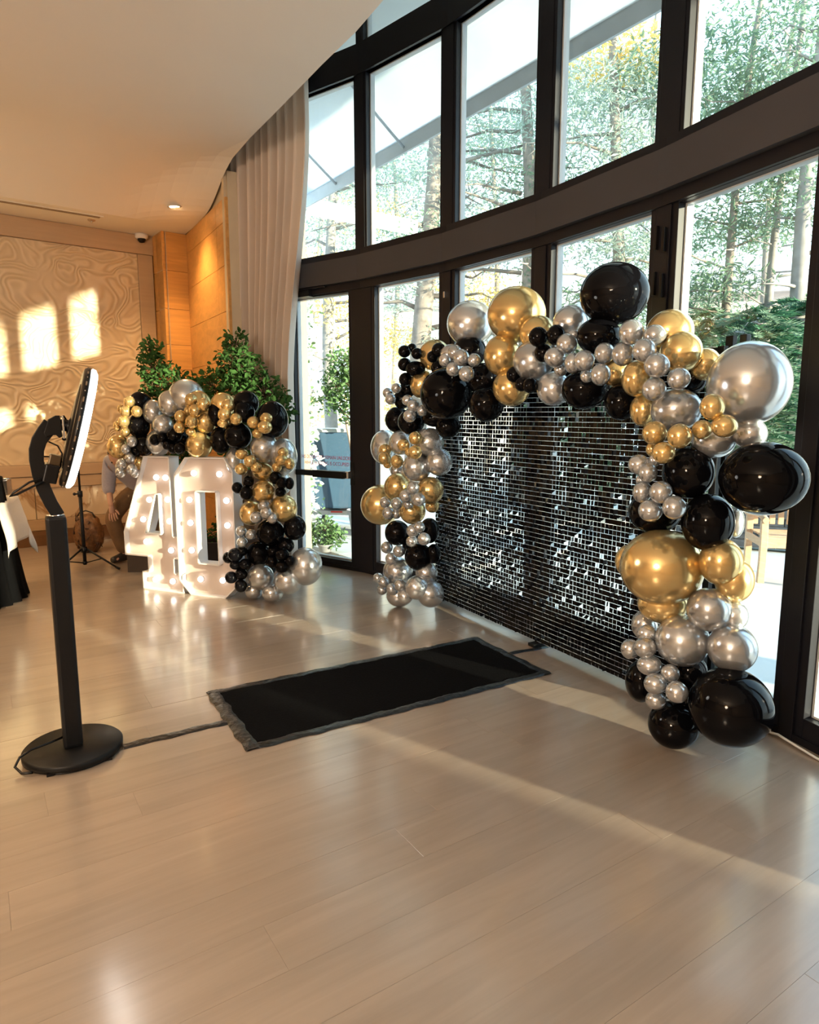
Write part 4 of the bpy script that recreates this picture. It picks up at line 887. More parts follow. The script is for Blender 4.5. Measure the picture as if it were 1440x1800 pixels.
BALLOON_TEXT = [
    ("small balloon second from the top in black bunch at the tall arch's outer left corner", "black bunch at the tall arch's outer left corner"),
    ("small balloon topmost in black bunch at the tall arch's outer left corner", "black bunch at the tall arch's outer left corner"),
    ("small balloon third from the top in black bunch at the tall arch's outer left corner", "black bunch at the tall arch's outer left corner"),
    ("small balloon fourth from the top in black bunch at the tall arch's outer left corner", "black bunch at the tall arch's outer left corner"),
    ("small balloon second from the bottom in black bunch at the tall arch's outer left corner", "black bunch at the tall arch's outer left corner"),
    ("small balloon lowest in black bunch at the tall arch's outer left corner", "black bunch at the tall arch's outer left corner"),
    ("gold balloon half hidden behind two tiny black ones at the arch's upper left", ''),
    ('small balloon topmost in black pair on the upper left gold balloon', 'black pair on the upper left gold balloon'),
    ('small balloon lowest in black pair on the upper left gold balloon', 'black pair on the upper left gold balloon'),
    ("dark black balloon tucked under the tiny black pair at the arch's upper left", ''),
    ('gold balloon peeking out left of the huge black balloon, upper left of the arch', ''),
    ('huge glossy black balloon at the inner upper left corner of the tall arch', ''),
    ("small balloon second from the top in silver trio at the arch's outer left edge", "silver trio at the arch's outer left edge"),
    ("small balloon topmost in silver trio at the arch's outer left edge", "silver trio at the arch's outer left edge"),
    ("small balloon lowest in silver trio at the arch's outer left edge", "silver trio at the arch's outer left edge"),
    ("medium black balloon behind the silver trio on the tall arch's left leg", ''),
    ("dark black balloon above the silver trio, tucked in the arch's left leg", ''),
    ('small balloon topmost in silver bunch below left of the huge black balloon', 'silver bunch below left of the huge black balloon'),
    ('small balloon second from the top in silver bunch below left of the huge black balloon', 'silver bunch below left of the huge black balloon'),
    ('small balloon third from the top in silver bunch below left of the huge black balloon', 'silver bunch below left of the huge black balloon'),
    ('small balloon lowest in silver bunch below left of the huge black balloon', 'silver bunch below left of the huge black balloon'),
    ("round black balloon at the left edge of the arch's left leg, above the silver ones", ''),
    ("glossy black balloon in the middle of the arch's left leg, under the silver bunch", ''),
    ('black balloon directly under the huge black one, inner side of the left leg', ''),
    ('black balloon at the top left corner of the sequin wall, inside the left leg', ''),
    ("large silver balloon at the left edge of the arch's left leg behind gold ones", ''),
    ("medium silver balloon left of centre in the arch's left leg behind gold ones", ''),
    ('small balloon rightmost in gold bunch high on the left leg', 'gold bunch high on the left leg'),
    ('small balloon fifth from the left in gold bunch high on the left leg', 'gold bunch high on the left leg'),
    ('small balloon third from the right in gold bunch high on the left leg', 'gold bunch high on the left leg'),
    ('small balloon second from the right in gold bunch high on the left leg', 'gold bunch high on the left leg'),
    ('small balloon second from the left in gold bunch high on the left leg', 'gold bunch high on the left leg'),
    ('small balloon leftmost in gold bunch high on the left leg', 'gold bunch high on the left leg'),
    ('small balloon fourth from the left in gold bunch high on the left leg', 'gold bunch high on the left leg'),
    ('small balloon third from the left in gold bunch high on the left leg', 'gold bunch high on the left leg'),
    ('bright silver balloon at the inner side of the left leg, below the black ones', ''),
    ("pale silver balloon touching the sequin wall's left edge, inner side of left leg", ''),
    ('round silver balloon in the middle of the left leg above the gold ones', ''),
    ('dim silver balloon behind small gold ones, middle of the left leg', ''),
    ('round gold balloon in the middle of the left leg, right of the largest gold one', ''),
    ('pale gold balloon on the inner side of the left leg, above the lower sequins', ''),
    ("largest gold balloon, sticking out left of the arch's left leg", ''),
    ("small balloon second from the right in silver string on the left leg's gold balloons", "silver string on the left leg's gold balloons"),
    ("small balloon fifth from the left in silver string on the left leg's gold balloons", "silver string on the left leg's gold balloons"),
    ("small balloon rightmost in silver string on the left leg's gold balloons", "silver string on the left leg's gold balloons"),
    ("small balloon third from the right in silver string on the left leg's gold balloons", "silver string on the left leg's gold balloons"),
    ("small balloon fourth from the left in silver string on the left leg's gold balloons", "silver string on the left leg's gold balloons"),
    ("small balloon leftmost in silver string on the left leg's gold balloons", "silver string on the left leg's gold balloons"),
    ("small balloon second from the left in silver string on the left leg's gold balloons", "silver string on the left leg's gold balloons"),
    ("small balloon third from the left in silver string on the left leg's gold balloons", "silver string on the left leg's gold balloons"),
    ('gold balloon below the small silver string in the middle of the left leg', ''),
    ('small pale gold balloon half hidden on the inner side of the left leg', ''),
    ('black balloon left of the silver foursome on the lower left leg', ''),
    ('black balloon right of the silver foursome on the lower left leg', ''),
    ('small balloon second from the top in silver foursome on the lower left leg', 'silver foursome on the lower left leg'),
    ('small balloon topmost in silver foursome on the lower left leg', 'silver foursome on the lower left leg'),
    ('small balloon lowest in silver foursome on the lower left leg', 'silver foursome on the lower left leg'),
    ('small balloon third from the top in silver foursome on the lower left leg', 'silver foursome on the lower left leg'),
    ('small balloon leftmost in silver trio low on the left leg', 'silver trio low on the left leg'),
    ('small balloon rightmost in silver trio low on the left leg', 'silver trio low on the left leg'),
    ('small balloon second from the left in silver trio low on the left leg', 'silver trio low on the left leg'),
    ("lowest large black balloon of the arch's left leg", ''),
    ('black balloon beside the lower left edge of the sequin wall', ''),
    ('large silver balloon at the left in the foot of the left leg', ''),
    ('silver balloon at the inner side in the foot of the left leg', ''),
    ("small balloon leftmost in silver bunch at the arch's left foot", "silver bunch at the arch's left foot"),
    ("small balloon third from the left in silver bunch at the arch's left foot", "silver bunch at the arch's left foot"),
    ("small balloon second from the left in silver bunch at the arch's left foot", "silver bunch at the arch's left foot"),
    ("small balloon fourth from the left in silver bunch at the arch's left foot", "silver bunch at the arch's left foot"),
    ("small balloon second from the right in silver bunch at the arch's left foot", "silver bunch at the arch's left foot"),
    ("small balloon rightmost in silver bunch at the arch's left foot", "silver bunch at the arch's left foot"),
    ('lowest silver balloon at the left foot of the tall arch, touching the floor', ''),
    ("round silver balloon in the middle of the left leg's foot", ''),
    ('silver balloon at the left foot nearest the sequin wall', ''),
    ('dark black balloon deep inside the lower left leg', ''),
    ('dim silver balloon deep inside the middle of the left leg', ''),
    ('large silver balloon standing up at the top left of the tall arch', ''),
    ('black balloon below the large silver one at the top left of the arch', ''),
    ('small balloon second from the left in silver bunch above the huge black balloon', 'silver bunch above the huge black balloon'),
    ('small balloon leftmost in silver bunch above the huge black balloon', 'silver bunch above the huge black balloon'),
    ('small balloon fourth from the left in silver bunch above the huge black balloon', 'silver bunch above the huge black balloon'),
    ('small balloon third from the right in silver bunch above the huge black balloon', 'silver bunch above the huge black balloon'),
    ('small balloon rightmost in silver bunch above the huge black balloon', 'silver bunch above the huge black balloon'),
    ('small balloon third from the left in silver bunch above the huge black balloon', 'silver bunch above the huge black balloon'),
    ('small balloon second from the right in silver bunch above the huge black balloon', 'silver bunch above the huge black balloon'),
    ('largest gold balloon on top of the tall arch', ''),
    ('gold balloon behind two small black ones on top of the arch', ''),
    ('deep gold balloon below the largest gold one on top of the arch', ''),
    ('small balloon second from the top in scattered black ones midway along the arch top', 'scattered black ones midway along the arch top'),
    ('small balloon topmost in scattered black ones midway along the arch top', 'scattered black ones midway along the arch top'),
    ('small balloon third from the top in scattered black ones midway along the arch top', 'scattered black ones midway along the arch top'),
    ('small balloon fourth from the top in scattered black ones midway along the arch top', 'scattered black ones midway along the arch top'),
    ('small balloon second from the bottom in scattered black ones midway along the arch top', 'scattered black ones midway along the arch top'),
    ('small balloon lowest in scattered black ones midway along the arch top', 'scattered black ones midway along the arch top'),
    ('bronze silver balloon left of the topmost black balloon', ''),
    ('topmost huge black balloon of the tall arch', ''),
    ('black balloon directly under the topmost huge black one', ''),
    ('round silver balloon hanging under small black ones, middle of the arch top', ''),
    ('small balloon third from the left in silver row across the arch top', 'silver row across the arch top'),
    ('small balloon leftmost in silver row across the arch top', 'silver row across the arch top'),
    ('small balloon second from the left in silver row across the arch top', 'silver row across the arch top'),
    ('small balloon fourth from the left in silver row across the arch top', 'silver row across the arch top'),
    ('small balloon fourth from the right in silver row across the arch top', 'silver row across the arch top'),
    ('small balloon third from the right in silver row across the arch top', 'silver row across the arch top'),
    ('small balloon rightmost in silver row across the arch top', 'silver row across the arch top'),
    ('small balloon second from the right in silver row across the arch top', 'silver row across the arch top'),
    ('small balloon fifth from the left in silver row across the arch top', 'silver row across the arch top'),
    ("gold balloon at the underside of the arch's top, just above the sequins", ''),
    ('black balloon right of the huge black one under the silver bunch', ''),
    ("black balloon hanging lowest in front of the sequins at the arch's upper left", ''),
    ('silver balloon at the underside of the arch, left of a black one', ''),
    ("black balloon at the underside of the arch's top above the sequins, centre right", ''),
    ('black balloon at the inner upper right corner of the arch', ''),
    ("dark black balloon deep inside the arch's top", ''),
    ("dark gold balloon right of the silver row, at the arch's upper right", ''),
    ("gold balloon on the arch's upper right shoulder against the window", ''),
    ('small balloon topmost in silver string down the upper right shoulder', 'silver string down the upper right shoulder'),
    ('small balloon second from the top in silver string down the upper right shoulder', 'silver string down the upper right shoulder'),
    ('small balloon fourth from the top in silver string down the upper right shoulder', 'silver string down the upper right shoulder'),
    ('small balloon third from the top in silver string down the upper right shoulder', 'silver string down the upper right shoulder'),
    ('small balloon third from the bottom in silver string down the upper right shoulder', 'silver string down the upper right shoulder'),
    ('small balloon lowest in silver string down the upper right shoulder', 'silver string down the upper right shoulder'),
    ('small balloon second from the bottom in silver string down the upper right shoulder', 'silver string down the upper right shoulder'),
    ('shiny gold balloon right of the silver string on the upper right shoulder', ''),
    ('matt gold balloon left of the silver string at the upper right', ''),
    ('gold balloon at the inner side of the right leg, just above the sequins', ''),
    ('wide silver balloon in the upper right leg above the small gold ones', ''),
    ('shaded gold balloon between the shiny gold one and the giant silver one', ''),
    ('dark black balloon in the gap left of the giant silver balloon', ''),
    ('giant silver balloon sticking out right of the arch', ''),
    ('small balloon second from the right in gold string across the upper right leg', 'gold string across the upper right leg'),
    ('small balloon third from the right in gold string across the upper right leg', 'gold string across the upper right leg'),
    ('small balloon rightmost in gold string across the upper right leg', 'gold string across the upper right leg'),
    ('small balloon fourth from the left in gold string across the upper right leg', 'gold string across the upper right leg'),
    ('small balloon second from the left in gold string across the upper right leg', 'gold string across the upper right leg'),
    ('small balloon leftmost in gold string across the upper right leg', 'gold string across the upper right leg'),
    ('small balloon third from the left in gold string across the upper right leg', 'gold string across the upper right leg'),
    ('silver grey balloon under the small gold ones in the right leg', ''),
    ('pale white silver balloon under the giant silver one', ''),
    ('black balloon in the upper right leg beside the small silver bunch', ''),
    ("huge black balloon sticking out right of the arch's right leg", ''),
    ('small balloon second from the top in silver bunch on the inner right leg', 'silver bunch on the inner right leg'),
    ('small balloon third from the top in silver bunch on the inner right leg', 'silver bunch on the inner right leg'),
    ('small balloon topmost in silver bunch on the inner right leg', 'silver bunch on the inner right leg'),
    ('small balloon fourth from the top in silver bunch on the inner right leg', 'silver bunch on the inner right leg'),
    ('small balloon fifth from the top in silver bunch on the inner right leg', 'silver bunch on the inner right leg'),
    ('small balloon third from the bottom in silver bunch on the inner right leg', 'silver bunch on the inner right leg'),
    ('small balloon lowest in silver bunch on the inner right leg', 'silver bunch on the inner right leg'),
    ('small balloon second from the bottom in silver bunch on the inner right leg', 'silver bunch on the inner right leg'),
    ('black balloon behind the silver bunch, above the giant gold one', ''),
    ('black balloon right of the silver bunch, above the pale gold ones', ''),
    ('dark see-through silver balloon behind the black one in the right leg', ''),
    ('giant pale gold balloon in the middle of the right leg', ''),
    ('gold balloon peeking out left of the giant pale gold one', ''),
    ('gold balloon squeezed under the giant pale gold one', ''),
    ('pale gold balloon right of the giant one in the right leg', ''),
    ('pale gold balloon at the right edge below the other pale gold one', ''),
    ('silver balloon below the pale gold ones in the right leg', ''),
    ('pale silver balloon at the right edge of the right leg, half hidden', ''),
    ('large silver balloon in the middle of the lower right leg', ''),
    ('large silver balloon at the right edge of the lower right leg', ''),
    ('silver balloon at the inner side of the right leg below the gold ones', ''),
    ('small balloon topmost in silver string on the lower right leg', 'silver string on the lower right leg'),
    ('small balloon third from the top in silver string on the lower right leg', 'silver string on the lower right leg'),
    ('small balloon second from the top in silver string on the lower right leg', 'silver string on the lower right leg'),
    ('small balloon fourth from the top in silver string on the lower right leg', 'silver string on the lower right leg'),
    ('small balloon fifth from the top in silver string on the lower right leg', 'silver string on the lower right leg'),
    ('small balloon third from the bottom in silver string on the lower right leg', 'silver string on the lower right leg'),
    ('small balloon second from the bottom in silver string on the lower right leg', 'silver string on the lower right leg'),
    ('small balloon lowest in silver string on the lower right leg', 'silver string on the lower right leg'),
    ('black balloon at the inner side of the lower right leg in front of the sequins', ''),
    ('dark black balloon under the large silver one in the lower right leg', ''),
    ('huge black balloon at the foot of the right leg, touching the floor', ''),
    ('smaller black balloon at the foot of the right leg on the floor', ''),
    ('dark black balloon deep inside the foot of the right leg', ''),
    ('black balloon at the far left top of the low garland', ''),
    ("small balloon topmost in gold bunch at the low garland's left end", "gold bunch at the low garland's left end"),
    ("small balloon second from the top in gold bunch at the low garland's left end", "gold bunch at the low garland's left end"),
    ("small balloon third from the top in gold bunch at the low garland's left end", "gold bunch at the low garland's left end"),
    ("small balloon fourth from the top in gold bunch at the low garland's left end", "gold bunch at the low garland's left end"),
    ("small balloon third from the bottom in gold bunch at the low garland's left end", "gold bunch at the low garland's left end"),
    ("small balloon second from the bottom in gold bunch at the low garland's left end", "gold bunch at the low garland's left end"),
    ("small balloon lowest in gold bunch at the low garland's left end", "gold bunch at the low garland's left end"),
    ('black balloon at the left of the low garland below the gold bunch', ''),
    ('large gold balloon at the far left lower end of the low garland', ''),
    ("small balloon topmost in silver bunch at the low garland's left end", "silver bunch at the low garland's left end"),
    ("small balloon second from the top in silver bunch at the low garland's left end", "silver bunch at the low garland's left end"),
    ("small balloon third from the top in silver bunch at the low garland's left end", "silver bunch at the low garland's left end"),
    ("small balloon fourth from the top in silver bunch at the low garland's left end", "silver bunch at the low garland's left end"),
    ("small balloon third from the bottom in silver bunch at the low garland's left end", "silver bunch at the low garland's left end"),
    ("small balloon second from the bottom in silver bunch at the low garland's left end", "silver bunch at the low garland's left end"),
    ("small balloon lowest in silver bunch at the low garland's left end", "silver bunch at the low garland's left end"),
    ('dark gold balloon beside the top left edge of the figure four', ''),
    ("small balloon fifth from the top in silver bunch at the low garland's left end", "silver bunch at the low garland's left end"),
    ('black balloon just above the top left of the figure four', ''),
    ('small balloon leftmost in black cluster tucked above the four', 'black cluster tucked above the four'),
    ('small balloon rightmost in black cluster tucked above the four', 'black cluster tucked above the four'),
    ('silver balloon between the left black balloon and the rounder silver one, low garland', ''),
    ('round silver balloon at the top left of the low garland', ''),
    ('largest silver balloon rising at the back of the low garland', ''),
    ('gold balloon in front of the largest silver one in the low garland', ''),
    ("small balloon topmost in gold bunch at the low garland's centre", "gold bunch at the low garland's centre"),
    ("small balloon second from the top in gold bunch at the low garland's centre", "gold bunch at the low garland's centre"),
    ("small balloon third from the top in gold bunch at the low garland's centre", "gold bunch at the low garland's centre"),
    ("small balloon fourth from the top in gold bunch at the low garland's centre", "gold bunch at the low garland's centre"),
    ("small balloon fifth from the top in gold bunch at the low garland's centre", "gold bunch at the low garland's centre"),
    ("small balloon third from the bottom in gold bunch at the low garland's centre", "gold bunch at the low garland's centre"),
    ("small balloon second from the bottom in gold bunch at the low garland's centre", "gold bunch at the low garland's centre"),
    ("small balloon lowest in gold bunch at the low garland's centre", "gold bunch at the low garland's centre"),
    ('matt silver balloon in the middle of the low garland left of the gold bunch', ''),
    ('dull gold balloon right of the gold bunch in the low garland', ''),
    ('silver balloon above the top of the figure four', ''),
    ('small balloon leftmost in black bunch in front of silver above the four', 'black bunch in front of silver above the four'),
    ('small balloon second from the left in black bunch in front of silver above the four', 'black bunch in front of silver above the four'),
    ('small balloon third from the left in black bunch in front of silver above the four', 'black bunch in front of silver above the four'),
    ('small balloon second from the right in black bunch in front of silver above the four', 'black bunch in front of silver above the four'),
    ('small balloon rightmost in black bunch in front of silver above the four', 'black bunch in front of silver above the four'),
    ('small balloon fourth from the left in black bunch in front of silver above the four', 'black bunch in front of silver above the four'),
    ('bright gold balloon above the gap between the four and the zero', ''),
    ('black balloon left of the bright gold one in the low garland', ''),
    ('pale gold balloon behind the black ones at the top right of the low garland', ''),
    ('black balloon left of the gold trio at the top right of the low garland', ''),
    ("small balloon topmost in gold bunch amid black at the garland's top right", "gold bunch amid black at the garland's top right"),
    ("small balloon second from the top in gold bunch amid black at the garland's top right", "gold bunch amid black at the garland's top right"),
    ("small balloon lowest in gold bunch amid black at the garland's top right", "gold bunch amid black at the garland's top right"),
    ("small balloon third from the top in gold bunch amid black at the garland's top right", "gold bunch amid black at the garland's top right"),
    ('upper black balloon of two overlapping at the top right of the low garland', ''),
    ('front black balloon of two overlapping at the top right of the low garland', ''),
    ('largest black balloon at the right shoulder of the low garland', ''),
    ("small balloon second from the top in gold bunch on the low garland's right shoulder", "gold bunch on the low garland's right shoulder"),
    ("small balloon topmost in gold bunch on the low garland's right shoulder", "gold bunch on the low garland's right shoulder"),
    ("small balloon third from the top in gold bunch on the low garland's right shoulder", "gold bunch on the low garland's right shoulder"),
    ("small balloon lowest in gold bunch on the low garland's right shoulder", "gold bunch on the low garland's right shoulder"),
    ("black balloon above the figure zero's top", ''),
    ('black balloon left of centre above the figure zero', ''),
    ('dark black balloon deep in the middle of the low garland', ''),
    ("bright silver balloon at the top of the low garland's right leg", ''),
    ("pale silver balloon at the right edge of the low garland's right leg", ''),
    ('silver gold balloon left of small gold ones at the top of the right leg', ''),
    ("small balloon topmost in gold bunch left in the garland's right leg", "gold bunch left in the garland's right leg"),
    ("small balloon second from the top in gold bunch left in the garland's right leg", "gold bunch left in the garland's right leg"),
    ("small balloon lowest in gold bunch left in the garland's right leg", "gold bunch left in the garland's right leg"),
    ("small balloon third from the top in gold bunch left in the garland's right leg", "gold bunch left in the garland's right leg"),
    ("small balloon topmost in gold bunch right in the garland's right leg", "gold bunch right in the garland's right leg"),
    ("small balloon second from the top in gold bunch right in the garland's right leg", "gold bunch right in the garland's right leg"),
    ("small balloon third from the top in gold bunch right in the garland's right leg", "gold bunch right in the garland's right leg"),
    ("small balloon lowest in gold bunch right in the garland's right leg", "gold bunch right in the garland's right leg"),
    ("pale gold balloon above the round gold one in the low garland's right leg", ''),
    ('small balloon topmost in black trio beside the figure zero', 'black trio beside the figure zero'),
    ('small balloon second from the top in black trio beside the figure zero', 'black trio beside the figure zero'),
    ('small balloon lowest in black trio beside the figure zero', 'black trio beside the figure zero'),
    ("small balloon topmost in black bunch right of the garland's round gold one", "black bunch right of the garland's round gold one"),
    ("small balloon second from the top in black bunch right of the garland's round gold one", "black bunch right of the garland's round gold one"),
    ("small balloon third from the top in black bunch right of the garland's round gold one", "black bunch right of the garland's round gold one"),
    ("small balloon lowest in black bunch right of the garland's round gold one", "black bunch right of the garland's round gold one"),
    ('see-through silver balloon behind the small black bunch, right leg of the low garland', ''),
    ("round gold balloon in the middle of the low garland's right leg", ''),
    ('gold balloon beside the right edge of the figure zero', ''),
    ("gold balloon at the right edge of the low garland's right leg", ''),
    ("small balloon second from the left in silver bunch between the garland leg's gold pair", "silver bunch between the garland leg's gold pair"),
    ("small balloon third from the left in silver bunch between the garland leg's gold pair", "silver bunch between the garland leg's gold pair"),
    ("small balloon leftmost in silver bunch between the garland leg's gold pair", "silver bunch between the garland leg's gold pair"),
    ("small balloon rightmost in silver bunch between the garland leg's gold pair", "silver bunch between the garland leg's gold pair"),
    ("black balloon below the gold pair in the low garland's right leg", ''),
    ('black balloon at the right edge below the gold pair, low garland', ''),
    ('small balloon topmost in silver trio beside the figure zero', 'silver trio beside the figure zero'),
    ('small balloon second from the top in silver trio beside the figure zero', 'silver trio beside the figure zero'),
    ('small balloon lowest in silver trio beside the figure zero', 'silver trio beside the figure zero'),
    ('black balloon below the right edge black one, low garland', ''),
    ("black balloon behind small black ones in the low garland's foot", ''),
    ("small balloon third from the top in black bunch left at the low garland's foot", "black bunch left at the low garland's foot"),
    ("small balloon second from the top in black bunch left at the low garland's foot", "black bunch left at the low garland's foot"),
    ("small balloon topmost in black bunch left at the low garland's foot", "black bunch left at the low garland's foot"),
    ("small balloon fifth from the top in black bunch left at the low garland's foot", "black bunch left at the low garland's foot"),
    ("small balloon fourth from the top in black bunch left at the low garland's foot", "black bunch left at the low garland's foot"),
    ("small balloon second from the bottom in black bunch left at the low garland's foot", "black bunch left at the low garland's foot"),
    ("small balloon third from the bottom in black bunch left at the low garland's foot", "black bunch left at the low garland's foot"),
    ("small balloon lowest in black bunch left at the low garland's foot", "black bunch left at the low garland's foot"),
    ("small balloon second from the right in black bunch right at the low garland's foot", "black bunch right at the low garland's foot"),
    ("small balloon rightmost in black bunch right at the low garland's foot", "black bunch right at the low garland's foot"),
    ("small balloon third from the left in black bunch right at the low garland's foot", "black bunch right at the low garland's foot"),
    ("small balloon leftmost in black bunch right at the low garland's foot", "black bunch right at the low garland's foot"),
    ("small balloon second from the left in black bunch right at the low garland's foot", "black bunch right at the low garland's foot"),
    ("round silver balloon in the low garland's foot, left of centre", ''),
    ("large silver balloon sticking out right at the low garland's foot", ''),
    ("silver balloon right of centre in the low garland's foot", ''),
    ('lowest silver balloon of the low garland, touching the floor', ''),
    ("dim silver balloon low at the left in the low garland's foot", ''),
    ("dark black balloon deep inside the low garland's foot", ''),
    ("dim silver balloon deep inside the low garland's right leg", ''),
]
